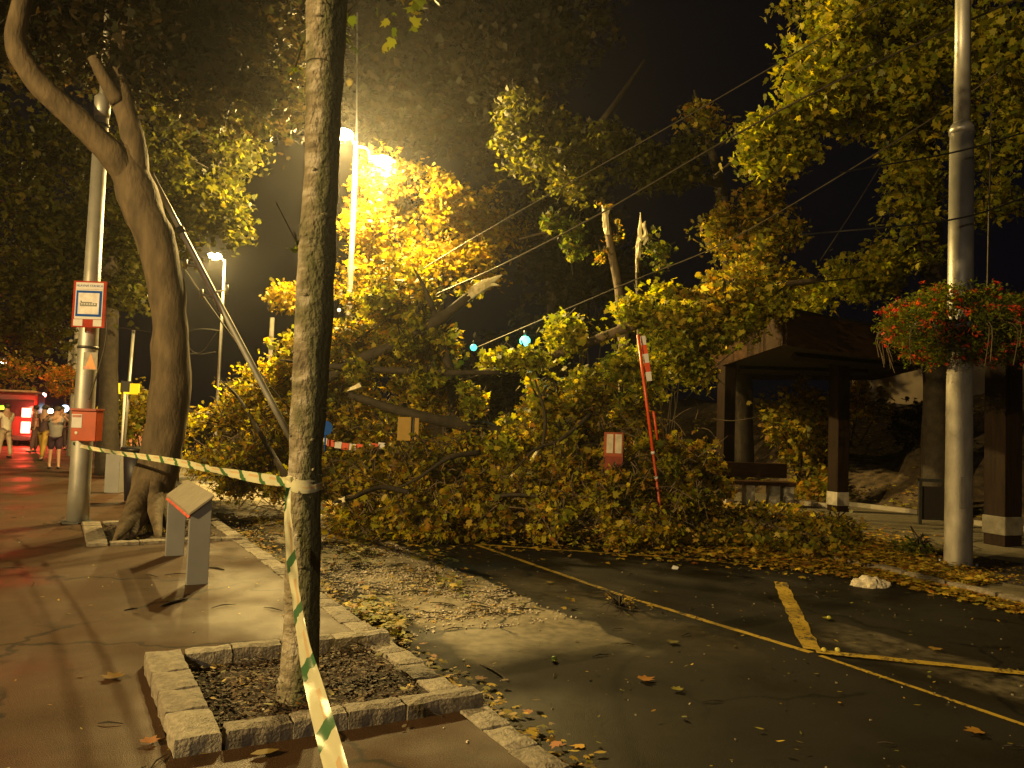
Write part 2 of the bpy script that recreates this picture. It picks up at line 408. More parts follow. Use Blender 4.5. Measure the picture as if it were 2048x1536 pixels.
# left pavement: built round the two open tree beds
KT = 2.18
def pave(name, s0, s1, t0, t1): sheet(name, [W(s0, t0), W(s0, t1), W(s1, t1), W(s1, t0)], 0, M['pave'], .13)
pave('pavement', -12, 4.36, -9, KT); pave('pavement', 4.36, 6.0, -9, .60)
pave('pavement', 6.0, 11.30, -9, KT); pave('pavement', 11.30, 13.45, -9, .42); pave('pavement', 13.45, 120, -9, KT)
sheet('pavement_far_left', [W(-12, -9), W(-12, -60), W(120, -60), W(120, -9)][::-1], -.004, M['pave'])

def stone(mb_dim, name, loc, rz, mat_, parent, jit=.008, rx=0.0):
    o = bpy.data.objects.new(name, mb_dim); link(o, parent)
    o.location = loc; o.rotation_euler = (rx, 0, rz); return o
def stone_mesh(L, w, h, seed):
    random.seed(seed); me = bpy.data.meshes.new('stone'); mb = MB()
    nx, ny = 5, 3; V = []; F = []
    # rough-hewn block: a grid top and skirted sides
    def idx(i, j): return i*(ny+1)+j
    for i in range(nx+1):
        for j in range(ny+1):
            e = (i in (0, nx)) or (j in (0, ny))
            x = (i/nx-.5)*L; y = (j/ny-.5)*w
            if e: x *= .97; y *= .93
            V.append((x+random.uniform(-.006, .006), y+random.uniform(-.006, .006), h/2-(.012 if e else 0)+random.uniform(-.006, .006)))
    for i in range(nx):
        for j in range(ny): F.append((idx(i, j), idx(i+1, j), idx(i+1, j+1), idx(i, j+1)))
    ring = [idx(i, 0) for i in range(nx+1)]+[idx(nx, j) for j in range(1, ny+1)]+[idx(i, ny) for i in range(nx-1, -1, -1)]+[idx(0, j) for j in range(ny-1, 0, -1)]
    b0 = len(V)
    for r in ring:
        x, y, z = V[r]; V.append((x*1.03+random.uniform(-.005, .005), y*1.06+random.uniform(-.004, .004), z-.03))
    b1 = len(V)
    for r in ring:
        x, y, z = V[r]; V.append((x*1.03, y*1.06, -h/2))
    m = len(ring)
    for k in range(m):
        a, b = ring[k], ring[(k+1) % m]
        F.append((b, a, b0+k, b0+(k+1) % m)); F.append((b0+(k+1) % m, b0+k, b1+k, b1+(k+1) % m))
    me.from_pydata(V, [], F); me.materials.append(M['granite'] if seed % 3 else M['granite2']); me.update()
    return me
RZS = math.pi/2 - AZ*-1    # local x along the street
RZS = math.atan2(DS.y, DS.x); RZT = math.atan2(DT.y, DT.x)
KM = [stone_mesh(.30, .20, .18, i+11) for i in range(7)]
kerb = thing('kerb', None, None, W(0, 2.24)); kerb['kind'] = 'structure'
del_keys = [k for k in ('label', 'category') if k in kerb]
s = 2.0; i = 0
while s < 34:
    j = random.Random(i)
    o = stone(KM[j.randrange(7)], 'stone', Vector(W(s, 2.275+j.uniform(-.012, .012), -.072+j.uniform(-.006, .008)))-kerb.location, RZS+j.uniform(-.03, .03), None, kerb)
    s += .315; i += 1
mbk = MB(); mbk.box(W(77, 2.24, -.08), (86, .13, .16), Matrix.Rotation(RZS, 3, 'Z'))
tag(mbk.build('kerb_far', M['granite'], ), kind='structure')

def bed_border(label, s0, s1, t0, t1, seed, big=.26, h=.10, name='bed_border'):
    t = thing(name, label, 'stone border', W(s0, t0))
    T0 = t.location.copy()
    rnd = random.Random(seed); dark = h < .07
    Ms = [stone_mesh(L, w, .20, seed*10+q) for q, (L, w) in enumerate([(.38, .15), (.30, .15), (.45, .15), (.34, .15)])]
    Ml = [stone_mesh(.42, .24, .22, seed*10+5), stone_mesh(.36, .24, .22, seed*10+6)]
    if dark:
        for k_ in Ms+Ml: k_.materials.clear(); k_.materials.append(M['granite2'])
    def run(a, b, fixed, along, meshes, Ls, zz):
        p = a
        while p < b-.05:
            q = rnd.randrange(len(meshes)); L = Ls[q]; rest = b-p; sc_ = 1.0
            if rest < L+.16: sc_ = rest/L; L = rest
            c = W(p+L/2, fixed, zz) if along == 's' else W(fixed, p+L/2, zz)
            o = stone(meshes[q], 'stone', Vector(c)-T0+Vector((0, 0, rnd.uniform(-.004, .004))), (RZS if along == 's' else RZT)+rnd.uniform(-.02, .02), None, t)
            o.scale.x = sc_
            p += L+.005
    L1 = [.38, .30, .45, .34]
    run(t0+.26, t1-.03, s1-.075, 't', Ms, L1, h-.10)       # far side
    run(t0+.26, t1-.0, s0+.075, 't', Ms, L1, h-.10)        # near side
    run(s0, s1, t0+.12, 's', Ml, [.42, .36], h-.11)        # wide left side
    return t
bed_border('rough granite block border round the soil bed of the taped slender tree', 4.36, 6.0, .60, 2.36, 3)
bed_border('low granite border round the roots of the forked leaning tree', 11.30, 13.45, .42, 2.30, 5, h=.05)
sheet('soil_bed', [W(4.36, .60), W(4.36, 2.18), W(6.0, 2.18), W(6.0, .60)], -.015, M['soil'])
sheet('soil_bed', [W(11.3, .42), W(11.3, 2.18), W(13.45, 2.18), W(13.45, .42)], -.015, M['soil'])

# yellow road lines (worn, slightly irregular edges)
def stripe(pts, w, z=ROADZ+.004, name='yellow_line'):
    mb = MB(); pts = [Vector(p) for p in pts]; L = []
    q = []
    for a, b in zip(pts[:-1], pts[1:]):
        n = max(2, int((b-a).length/.12))
        for k in range(n): q.append(a.lerp(b, k/n))
    q.append(pts[-1]); vs = []
    for i, p in enumerate(q):
        d = (q[min(i+1, len(q)-1)]-q[max(i-1, 0)]).normalized(); nn = Vector((d.y, -d.x, 0))
        ww = w/2*(1+.35*noise.noise(p*6)); vs += [(p.x+nn.x*ww, p.y+nn.y*ww, z), (p.x-nn.x*w/2*(1+.35*noise.noise(p*7+Vector((5, 5, 5)))), p.y-nn.y*w/2*(1+.35*noise.noise(p*7+Vector((5, 5, 5)))), z)]
    mb.add(vs, [(2*i, 2*i+2, 2*i+3, 2*i+1) for i in range(len(q)-1)])
    return tag(mb.build(name, M['yellow_line']), kind='structure')
stripe([G(930, 1082, ROADZ), G(1240, 1190, ROADZ), G(1622, 1306, ROADZ)], .075)
stripe([G(1640, 1312, ROADZ), G(2048, 1450, ROADZ), G(2300, 1535, ROADZ)], .05, ROADZ+.004)
stripe([G(1560, 1165, ROADZ), G(1622, 1300, ROADZ)], .155, ROADZ+.008)
stripe([G(1632, 1305, ROADZ), G(2048, 1349, ROADZ), G(2400, 1388, ROADZ)], .11, ROADZ+.012)
stripe([G(940, 1088, ROADZ), G(1110, 1100, ROADZ), G(1300, 1112, ROADZ), G(1500, 1130, ROADZ)], .09, ROADZ+.006)

# right pavement with kerb and soil bed
rp = [W(s, rk(s)+.02) for s in (-8, 3, 4.9, 5.8, 7.4, 11, 14, 30, 60)]
sheet('pavement_right', rp+[W(60, 17), W(-8, 17)], 0, M['pave_right'], .12)
kr = thing('kerb', None, None, W(5, 9.4)); kr['kind'] = 'structure'
s = 2.6; i = 0
KM2 = [stone_mesh(.62, .14, .16, i) for i in (52, 53, 55, 56)]
for k_ in KM2: k_.materials.clear(); k_.materials.append(M['granite2'])
while s < 20:
    a = W(s, rk(s)-.02); b = W(s+.62, rk(s+.62)-.02); d = b-a
    o = stone(KM2[i % 4], 'stone', (a+b)/2+Vector((0, 0, -.062))-kr.location, math.atan2(d.y, d.x), None, kr); s += .64; i += 1
sheet('soil_bed', [W(3.2, 9.95), W(3.2, 11.9), W(8.2, 11.9), W(8.2, 10.3)], .004, M['soil'])

# embankment behind the shelter
mb = MB(); NS, NT = 60, 26; vs = []
for i in range(NS+1):
    for j in range(NT+1):
        s_ = -4+i*1.25; t_ = 17.0+j*1.0
        h = 3.0*(1-math.exp(-(t_-17)/5))+.02*(t_-17)
        h += .7*noise.noise(Vector((s_*.5, t_*.5, 0)))*min(1, (t_-17)/2)+.3*noise.noise(Vector((s_*1.6, t_*1.6, 3)))*min(1, (t_-17))
        vs.append(W(s_, t_, h-.02*(j == 0)))
mb.add(vs, [(i*(NT+1)+j, i*(NT+1)+j+1, (i+1)*(NT+1)+j+1, (i+1)*(NT+1)+j) for i in range(NS) for j in range(NT)], True)
tag(mb.build('hillside', mat('stony_earth', (.075, .052, .028), .95, var=.7, scale=4.5, bump=1.0, bscale=14)), kind='structure')

# =================================================================== STREET LAMPS
def lamp_post(label, base, h, heads, power, colour=SODIUM, r0=.085, off=None, group='street lamps along the middle of the road', mast=0.0, lens=.13):
    t = thing('street_lamp', label, 'street lamp', base, 0, group)
    B = Vector(base)
    mb = MB(); mb.tube([B, B+Vector((0, 0, .9)), B+Vector((0, 0, .92)), B+Vector((0, 0, h*.45)), B+Vector((0, 0, h))], [r0*1.35, r0*1.3, r0, r0*.85, r0*.6], 12)
    mb.build('pole', M['steel'], t)
    for (dx, dy, dz) in heads:
        e = B+Vector((dx, dy, h+dz)); d = Vector((dx, dy, 0)).normalized()
        a = MB(); a.tube(smooth_path([B+Vector((0, 0, h-.1)), B+Vector((dx*.4, dy*.4, h+.05+dz*.5)), e-d*.3], 4), .03, 6); a.build('arm', M['steel'], t)
        hd = MB(); R = Matrix.Rotation(math.atan2(d.y, d.x), 3, 'Z')
        pts = [e-d*.34, e-d*.2, e, e+d*.22, e+d*.32]
        hd.add([], []); n = 10; vs = []; fs = []
        for p, rr, zz in zip(pts, (.05, .11, .15, .12, .03), (.05, .09, .11, .08, .03)):
            for k in range(n+1):
                an = math.pi*k/n; lat = Vector((-d.y, d.x, 0))
                vs.append(p+lat*rr*math.cos(an)+Vector((0, 0, zz*math.sin(an))))
        for i_ in range(4):
            for k in range(n): fs.append((i_*(n+1)+k, (i_+1)*(n+1)+k, (i_+1)*(n+1)+k+1, i_*(n+1)+k+1))
        hd.add(vs, fs, True); ho = hd.build('lamp_head', M['steel'], t)
        ln = MB(); ln.ball(e-Vector((0, 0, .02))-B, lens, 12, (1.25 if abs(d.x) > .5 else 1, 1.25 if abs(d.y) > .5 else 1, .62))
        lo = ln.build('lens', emis('lamp_glass', (1.0, .80, .45), 40), ho)
        L = bpy.data.lights.new('lamp_light', 'POINT'); L.energy = power/len(heads); L.color = colour; L.shadow_soft_size = .12
        lt = bpy.data.objects.new('lamp_light', L); link(lt, t); lt.location = e-B-Vector((0, 0, .24))
    if mast:
        mm = MB(); mm.tube([B+Vector((0, 0, h)), B+Vector((-.12, 0, h+mast))], .02, 6); mm.build('mast', M['steel'], t)
    return t
LB1 = at(697, 640, 19); LB1.z = ROADZ
lamp_post('tall double-headed street lamp glowing in front of the golden tree', LB1, 8.45, [(-.26, -.35, .08), (.62, .2, -.35)], LAMP_MAIN, mast=3.2, lens=.2)
LB2 = at(436, 790, 34); LB2.z = ROADZ
lamp_post('farther street lamp with a single glowing head seen beside the leaning tube', LB2, 8.35, [(-.34, -.3, .1)], LAMP_FAR, lens=.24)
# unseen lamps beyond the frame, inferred from the light: one across the pavement on the left, one behind the viewer
lamp_post('wall-side street lamp on the left pavement outside the picture', (-15.2, -5.0, 0), 8.0, [(.9, .25, 0)], LAMP_SIDE, (1.0, .68, .24), group=None)
lamp_post('street lamp behind the viewer on the left pavement', (-3.5, -13.5, 0), 7.2, [(.7, .4, 0)], LAMP_BACK, (1.0, .78, .50), group=None)

# =================================================================== LEFT POLE, SIGNS
PB = G(155, 1045); PBx = PB.copy()
def pole_x(z): return PB + Vector((0, 0, z))
t = thing('tram_pole', 'tall stepped steel pole carrying the stop sign and the orange box on the left pavement', 'pole', PB)
mb = MB(); mb.tube([pole_x(0), pole_x(.6), pole_x(3.2), pole_x(3.4), pole_x(3.42), pole_x(6.2)], [.155, .15, .135, .125, .118, .10], 22); mb.build('shaft', M['steel'], t)
mb = MB(); mb.tube([pole_x(6.2), pole_x(6.3), pole_x(6.5), pole_x(6.55)], [.11, .118, .118, .07], 20); mb.build('collar', M['steel'], t)
mb = MB(); mb.tube([pole_x(6.55), pole_x(8.4)], [.055, .045], 14); mb.build('top_tube', M['steel'], t)
mb = MB(); mb.tube([pole_x(6.05), pole_x(6.09)], .121, 20); mb.build('band', M['steel_dark'], t)
mb = MB(); mb.tube([pole_x(2.62), pole_x(2.66)], .148, 20); mb.build('band', M['steel_dark'], t)
mb = MB(); mb.prism([(PB.x+math.cos(a*math.pi/3)*.24, PB.y+math.sin(a*math.pi/3)*.24) for a in range(6)], .002, .03); mb.build('foot_plate', M['steel_dark'], t)
# stop sign, faces the viewer
def text(body, size, loc, rx, rz, mat_, parent, name='lettering', align='CENTER'):
    c = bpy.data.curves.new(name, 'FONT'); c.body = body; c.size = size; c.align_x = align; c.align_y = 'CENTER'; c.extrude = .0008
    c.materials.append(mat_); tmp = bpy.data.objects.new(name, c); me = bpy.data.meshes.new_from_object(tmp); bpy.data.objects.remove(tmp)
    o = bpy.data.objects.new(name, me); link(o, parent); o.location = loc; o.rotation_euler = (rx, 0, rz); return o
S0 = at(175, 655, 11.75); sx = 11.75/FPX
sg = thing('stop_sign', 'white and red transit stop sign with a blue frame fixed to the left pole', 'sign', S0, -.02)
sg.rotation_euler = (0, 0, .0)
w_, h_ = 66*sx, 94*sx
mb = MB(); mb.box(S0+Vector((0, .012, h_/2)), (w_, .02, h_)); mb.build('backing', mat('sign_red', (.34, .04, .025), .8, spec=.05), sg, bevel=.004)
def plate(x0, x1, z0, z1, m_, y=-.002, nm='plate'):
    b = MB(); b.box(S0+Vector(((x0+x1)/2*w_, y, (z0+z1)/2*h_)), ((x1-x0)*w_, .004, (z1-z0)*h_)); return b.build(nm, m_, sg)
plate(-.42, .42, .82, .965, M['white'], nm='name_plate')
plate(-.42, .42, .18, .815, M['white'], nm='sign_face')
plate(-.39, .39, .235, .79, M['blue'], -.006, 'blue_frame')
plate(-.32, .32, .285, .74, mat('sign_panel', (.66, .62, .64), .7, spec=.1), -.010, 'panel')
plate(-.44, -.16, .03, .17, M['white'], nm='timetable'); plate(.16, .42, .03, .17, M['white'], nm='timetable')
mt = M['black']
text('HLAVNÁ STANICA', .047, Vector((0, -.006, .893*h_)), math.pi/2, 0, M['blue'], sg)
# tram pictogram on the panel
mb = MB(); z0 = .49*h_
mb.box(S0+Vector((0, -.0135, z0)), (.25, .003, .05)); mb.box(S0+Vector((-.03, -.0135, z0+.032)), (.16, .003, .012))
mb.box(S0+Vector((-.11, -.0135, z0+.045)), (.02, .003, .02)); mb.build('tram_pictogram', mt, sg)
mb = MB()
for k in range(6): mb.box(S0+Vector((-.095+k*.038, -.0165, z0+.008)), (.024, .002, .018))
mb.build('pictogram_window', M['white'], sg)
# warning triangle on the pole
q = at(180, 722, 11.85); tw = thing('warning_sign', 'small yellow-orange warning triangle on a pale plate stuck to the left pole', 'sign', q)
mb = MB(); mb.box(q+Vector((0, .0, 0)), (.20, .006, .26)); mb.build('plate', M['conc'], tw)
mb = MB(); mb.add([q+Vector(v) for v in ((-.07, -.006, -.12), (.10, -.006, -.12), (.01, -.006, .12), (-.07, -.003, -.12), (.10, -.003, -.12), (.01, -.003, .12))], [(0, 1, 2), (5, 4, 3), (0, 3, 4, 1), (1, 4, 5, 2), (2, 5, 3, 0)]); mb.build('triangle', mat('warning_yellow', (.62, .22, .02), .4), tw)
mb = MB(); mb.box(q+Vector((-.05, -.0062, -.10)), (.09, .004, .04)); mb.build('red_note', mat('faded_red', (.5, .2, .15), .5), tw)
# orange box
q = at(168, 882, 11.80); t = thing('ticket_box', 'orange-red metal box with a pale label mounted on the left pole', 'box', q)
bw = 50*11.8/FPX; bh = 64*11.8/FPX
mb = MB(); mb.box(q+Vector((0, .06, bh/2)), (bw, .20, bh)); mb.build('housing', M['orange'], t, bevel=.01)
mb = MB(); mb.box(q+Vector((0, .045, bh-.012)), (bw+.02, .25, .035)); mb.build('lid', mat('dark_red', (.28, .035, .02), .4), t, bevel=.004)
mb = MB(); mb.box(q+Vector((-.10, -.043, bh*.62)), (.15, .006, .20)); mb.build('label', M['white'], t)
mb = MB(); mb.box(q+Vector((-.10, -.0475, bh*.62+.07)), (.13, .003, .035)); mb.build('label_print', mat('print_red', (.35, .12, .10), .5), t)
mb = MB(); mb.disc(q+Vector((-.10, -.043, .12)), .022); mb.build('lock', M['steel'], t)

# pale pole farther along the pavement with flower basket
q = G(141, 912); FB = q.copy()
t = thing('pale_pole', 'pale cream pole behind the left pole with a clamp band', 'pole', q)
def px_pole(t, q, r, h, m_, nm='shaft', n=12): mb = MB(); mb.tube([q, q+Vector((0, 0, h))], [r, r*.85], n); return mb.build(nm, m_, t)
hz = (lambda p, y: at(*p, y).z)
px_pole(t, q, .13, 6.4, M['conc']); mb = MB(); mb.tube([q+Vector((0, 0, 3.2)), q+Vector((0, 0, 3.35))], .17, 12); mb.build('band', M['steel'], t)
mb = MB(); mb.box(q+Vector((-.2, 0, 3.6)), (.12, .12, .9)); mb.build('cable_box', M['conc'], t)

def flower_basket(name, label, c, rx, rz_, ry, nleaf, nflow, sz, pal_leaf='green', pal='petal'):
    t = thing(name, label, 'flower basket', c)
    c = Vector(c); mb = MB()
    mb.tube([c+Vector((0, 0, -rz_*.55)), c+Vector((0, 0, -rz_*.35)), c+Vector((0, 0, -.02))], [rx*.45, rx*.62, rx*.7], 16)
    mb.build('basket', M['black'], t)
    def shell(n, k):
        P = []
        for _ in range(n):
            d = Vector((random.gauss(0, 1), random.gauss(0, 1), random.gauss(0, 1))).normalized(); r = random.uniform(.72, 1.0)**.5*k*(1+.4*noise.noise(d*3.2+c))
            v = Vector((d.x*rx, d.y*ry, d.z*rz_))*r
            if d.z < 0: v.z -= .06*random.random()
            P.append(c+v)
        return P
    mb = MB()
    for _ in range(26):
        a_ = random.uniform(0, 6.28); q0 = c+Vector((math.cos(a_)*rx*.7, math.sin(a_)*ry*.7, 0)); q2 = c+Vector((math.cos(a_)*rx*random.uniform(.85, 1.15), math.sin(a_)*ry*random.uniform(.85, 1.15), -rz_*random.uniform(.7, 1.35)))
        mb.tube(smooth_path([q0, q0.lerp(q2, .4)+Vector((math.cos(a_)*rx*.25, math.sin(a_)*ry*.25, .08)), q2], 3), .006*max(1, sz*8), 4, cap=False)
    o_ = mb.build('trailing_stems', M['bark'], t); o_['kind'] = 'stuff'
    C = shell(nleaf//6, .95)
    leaves_mesh('foliage', spread(C, 6, sz*.9), (sz*.5, sz*1.1), pal_leaf, M['leaf'], t, 'oval', .1, tuple(c))
    C = shell(nflow//5, 1.03)
    leaves_mesh('flowers', spread(C, 5, sz*.4), (sz*.45, sz*.95), pal, M['petal'], t, 'oval', .0, tuple(c))
    return t
FY = FB.y-.1
flower_basket('flower_basket', 'small round basket of orange flowers on the far pale pole', at(132, 760, FY), .62, .46, .5, 1300, 1100, .13, 'golden', 'petal_orange')

# =================================================================== RIGHT POLE WITH FLOWERS
RB = G(1916, 1132)
t = thing('steel_pole', 'thick tapered steel pole on the right rising through the orange flowers', 'pole', RB)
p = lambda z: RB+Vector((0, 0, z))
mb = MB(); mb.tube([p(-.05), p(.1), p(1.5), p(3.15)], [.178, .175, .168, .160], 32, bump=.01, bfreq=5); mb.build('painted_base', M['concrete_pole'], t)
mb = MB(); mb.tube([p(3.15), p(3.2), p(5.95)], [.158, .165, .150], 32); mb.build('shaft', M['steel'], t)
mb = MB(); mb.tube([p(5.95), p(6.03), p(6.09), p(6.12)], [.165, .160, .13, .10], 32); mb.build('collar', M['steel'], t)
mb = MB(); mb.tube([p(6.12), p(9.4)], [.108, .09], 24); mb.build('top_tube', M['steel'], t)
mb = MB(); mb.tube([p(0), p(.02)], .27, 8); mb.build('base_plate', M['steel_dark'], t)
for k in range(6):
    a_ = k*math.pi/3+.3; c_ = p(.02)+Vector((math.cos(a_)*.225, math.sin(a_)*.225, 0)); mb = MB(); mb.tube([c_, c_+Vector((0, 0, .045))], .018, 6); mb.build('bolt', M['steel'], t)
mb = MB(); mb.tube([p(2.9), p(2.93)], .166, 24); mb.tube([p(3.02), p(3.05)], .166, 24); mb.build('strap', M['steel_dark'], t)
mb = MB(); mb.box(RB+Vector((-.02, -.166, 1.0)), (.12, .02, .42)); mb.build('access_door', M['concrete_pole'], t, bevel=.006)
flower_basket('flower_basket', 'large ring of orange-red flowers hanging round the right steel pole', RB+Vector((.02, 0, 3.30)), 1.02, .53, .85, 8500, 1900, .085, 'green')

# =================================================================== SHELTER
ZU, ZT = 3.26, 3.90
Ypx = lambda x, y, z: None
c0 = at(1569, 691, 14.1); m0 = at(1671, 708, 15.25); r0 = at(1769, 718, 16.0); l0 = at(1407, 745, 21.8)
roofp = [(l0.x, l0.y), (c0.x, c0.y), (m0.x, m0.y), (r0.x, r0.y), (9.3, 18.2), (10.2, 22.5), (6.8, 24.5)]
sh = thing('shelter', 'dark timber waiting shelter with a broad angular fascia left of the flowers', 'shelter', (7.5, 17, 0))
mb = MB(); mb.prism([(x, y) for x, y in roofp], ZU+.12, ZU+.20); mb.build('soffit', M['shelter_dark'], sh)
cx = sum(x for x, y in roofp)/len(roofp); cy = sum(y for x, y in roofp)/len(roofp)
mb = MB(); mb.prism([(x+(x-cx)*.012, y+(y-cy)*.012) for x, y in roofp], ZT, ZT+.05); mb.build('roof_deck', M['black'], sh)
k = 0
for (a, b) in zip(roofp, roofp[1:]+roofp[:1]):
    a = Vector((*a, 0)); b = Vector((*b, 0)); L = (b-a).length; n = max(1, round(L/1.35)); d = (b-a)/L
    for i in range(n):
        p0 = a+d*(L*i/n+.008); p1 = a+d*(L*(i+1)/n-.008); c = (p0+p1)/2+Vector((0, 0, (ZU+ZT)/2)); 
        mb = MB(); mb.box(c+Vector((d.y, -d.x, 0))*random.uniform(0, .012), ((p1-p0).length, .06, ZT-ZU-.004), Matrix.Rotation(math.atan2(d.y, d.x), 3, 'Z'))
        mb.build('fascia_panel', M['shelter_wood2'] if (k*7) % 5 in (1, 2) else M['shelter_wood'], sh); k += 1
M['post_wood'] = mat('post_timber', (.014, .007, .004), .7, var=.5, scale=3, bump=.4, bscale=20, stretch=(6, 6, .6), spec=.15)
sh2 = thing('shelter', 'second dark timber shelter reaching out of the frame right of the steel pole', 'shelter', (9, 14, 0))
roof2 = [(8.0, 12.2), (13.5, 10.8), (16, 15), (9.6, 16.2)]
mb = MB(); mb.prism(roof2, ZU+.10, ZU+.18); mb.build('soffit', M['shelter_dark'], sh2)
mb = MB(); mb.prism([(x+(x-11.5)*.012, y+(y-13.5)*.012) for x, y in roof2], ZT, ZT+.05); mb.build('roof_deck', M['black'], sh2)
for (a, b) in zip(roof2, roof2[1:]+roof2[:1]):
    a = Vector((*a, 0)); b = Vector((*b, 0)); L = (b-a).length; n = max(1, round(L/1.35)); d = (b-a)/L
    for i in range(n):
        p0 = a+d*(L*i/n+.008); p1 = a+d*(L*(i+1)/n-.008); c = (p0+p1)/2+Vector((0, 0, (ZU+ZT)/2))
        mb = MB(); mb.box(c, ((p1-p0).length, .06, ZT-ZU-.004), Matrix.Rotation(math.atan2(d.y, d.x), 3, 'Z')); mb.build('fascia_panel', M['shelter_wood'], sh2)
posts = [(G(1675, 1022), .17), (G(2005, 1090), .21), (G(1448, 1003), .17), (at(1276, 800, 21.5), .17)]
for q, r in posts:
    q = Vector((q.x, q.y, 0))
    mb = MB(); mb.box(q+Vector((0, 0, (ZU+.12)/2)), (2*r*.92, 2*r*.92, ZU+.12), Matrix.Rotation(.35, 3, 'Z')); mb.build('post', M['post_wood'], sh2 if r > .2 else sh, bevel=.01)
    mb = MB(); mb.box(q+Vector((0, 0, .28 if r < .2 else .33)), (2*r, 2*r, .30), Matrix.Rotation(.35, 3, 'Z')); mb.build('post_footing', M['conc'] if r < .2 else M['conc_dark'], sh2 if r > .2 else sh, bevel=.012)
for zz in (0, 1):
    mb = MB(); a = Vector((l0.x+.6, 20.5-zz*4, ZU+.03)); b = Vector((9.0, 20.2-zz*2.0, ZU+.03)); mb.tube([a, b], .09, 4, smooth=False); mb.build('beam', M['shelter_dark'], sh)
# bench inside
bq = at(1510, 960, 18.6)
bn = thing('bench', 'broad brown bench on pale concrete legs under the shelter', 'bench', (bq.x, bq.y, 0))
mb = MB(); mb.box((bq.x, bq.y, .52), (1.75, .5, .09)); mb.build('seat', M['shelter_wood2'], bn, bevel=.01)
mb = MB(); mb.box((bq.x-.05, bq.y+.28, .80), (1.75, .07, .34)); mb.build('backrest', M['shelter_wood2'], bn, bevel=.01)
for dx in (-.62, -.15, .42, .75):
    mb = MB(); mb.box((bq.x+dx, bq.y, .24), (.20, .40, .46)); mb.build('leg', M['conc'], bn, bevel=.01)
fq = G(1868, 1050)
fr = thing('metal_frame', 'dark low metal tube frame standing under the shelter near the right pole', 'frame', fq)
for dx in (-.28, .30):
    mb = MB(); mb.box(fq+Vector((dx, 0, .45)), (.06, .05, .9)); mb.build('upright', M['steel_dark'], fr)
mb = MB(); mb.box(fq+Vector((.01, 0, .87)), (.64, .055, .06)); mb.build('top_rail', M['steel_dark'], fr)
mb = MB(); mb.box(fq+Vector((.01, .05, .42)), (.52, .02, .66)); mb.build('panel', M['shelter_dark'], fr)
# low edging board at the back of the shelter floor
for k, (a, b) in enumerate([((1560, 1004), (1690, 1020)), ((1700, 1012), (1850, 1030)), ((1950, 1050), (2090, 1068))]):
    A_, B_ = G(*a), G(*b); d = B_-A_
    mb = MB(); mb.box((A_+B_)/2+Vector((0, 0, .05)), (d.length, .08, .10), Matrix.Rotation(math.atan2(d.y, d.x), 3, 'Z'))
    o = mb.build('edging_board', M['board_top'], None); tag(o, ['narrow pale edging board on the ground just left of the middle shelter post', 'narrow pale edging board between the shelter post and the metal frame', 'narrow pale edging board right of the steel pole'][k], 'board', 'edging boards under the shelter')
# far beige building wall
bw0 = at(1745, 760, 30); 
bd = thing('building', 'beige plastered building wall glimpsed behind the shelter on the right', 'building', (bw0.x+6, 31, 0))
mb = MB(); mb.box((bw0.x+6.5, 31, 4.0), (13.5, .4, 2.9)); mb.build('wall', M['plaster'], bd)
mb = MB(); mb.box((bw0.x+6.5, 31, 5.5), (13.7, .6, .12)); mb.build('coping', M['conc_dark'], bd)

# =================================================================== PEDESTAL BOARD
pf = W(8.57, 1.32); pr = W(10.40, 1.32)
t = thing('info_board', 'grey information board with a slanted top standing on two flat legs', 'info board', (pf+pr)/2)
for q in (W(8.60, 1.32), W(10.36, 1.32)):
    lw = .205; R = Matrix.Rotation(RZT, 3, 'Z')
    mb = MB(); vs = []
    for (tt, zz) in ((-lw/2, 0), (lw/2, 0), (lw/2, .865), (-lw/2, .69)):
        for ss in (-.035, .035): vs.append(q+DT*tt+DS*ss+Vector((0, 0, zz)))
    mb.add(vs, [(0, 2, 4, 6), (7, 5, 3, 1), (0, 1, 3, 2), (2, 3, 5, 4), (4, 5, 7, 6), (6, 7, 1, 0)]); mb.build('leg', M['grey_panel'], t, bevel=.004)
def slab(s0, s1, t0, z0, t1, z1, th, m_, nm):
    vs = []
    nrm = Vector((0, 0, 1))
    for (s_, t_, z_) in ((s0, t0, z0), (s0, t1, z1), (s1, t1, z1), (s1, t0, z0)):
        vs.append(W(s_, t_, z_)); 
    vs += [v+nrm*th for v in vs]
    mb = MB(); mb.add(vs, [(0, 3, 2, 1), (4, 5, 6, 7), (0, 1, 5, 4), (1, 2, 6, 5), (2, 3, 7, 6), (3, 0, 4, 7)]); return mb.build(nm, m_, t, bevel=.003)
slab(8.53, 10.43, 1.205, .695, 1.435, .875, .028, M['board_top'], 'top_panel')
slab(8.56, 10.40, 1.200, .665, 1.222, .685, .018, mat('pink_red_strip', (.75, .14, .09), .4), 'red_strip')

# =================================================================== LITTER BIN, CABINET by the forked tree
q = G(268, 1005)
t = thing('litter_bin', 'dark litter bin with a flat lid left of the forked tree', 'litter bin', q)
mb = MB(); mb.tube([q+Vector((0, 0, .03)), q+Vector((0, 0, .95))], [.17, .23], 16); mb.build('body', mat('bin_navy', (.018, .016, .028), .5), t)
mb = MB(); mb.tube([q+Vector((0, 0, .95)), q+Vector((0, 0, 1.02))], [.29, .27], 16); mb.build('lid', M['black'], t)
mb = MB(); mb.tube([q, q+Vector((0, 0, .03))], .12, 12); mb.build('foot', M['black'], t)
q = G(228, 985)
t = thing('cabinet', 'slim grey cabinet standing between the left pole and the bin', 'cabinet', q)
mb = MB(); mb.box(q+Vector((0, 0, .40)), (.30, .25, .80)); mb.build('body', M['grey_panel'], t, bevel=.01)
mb = MB(); mb.box(q+Vector((0, 0, .82)), (.34, .29, .04)); mb.build('cap', M['steel_dark'], t, bevel=.005)

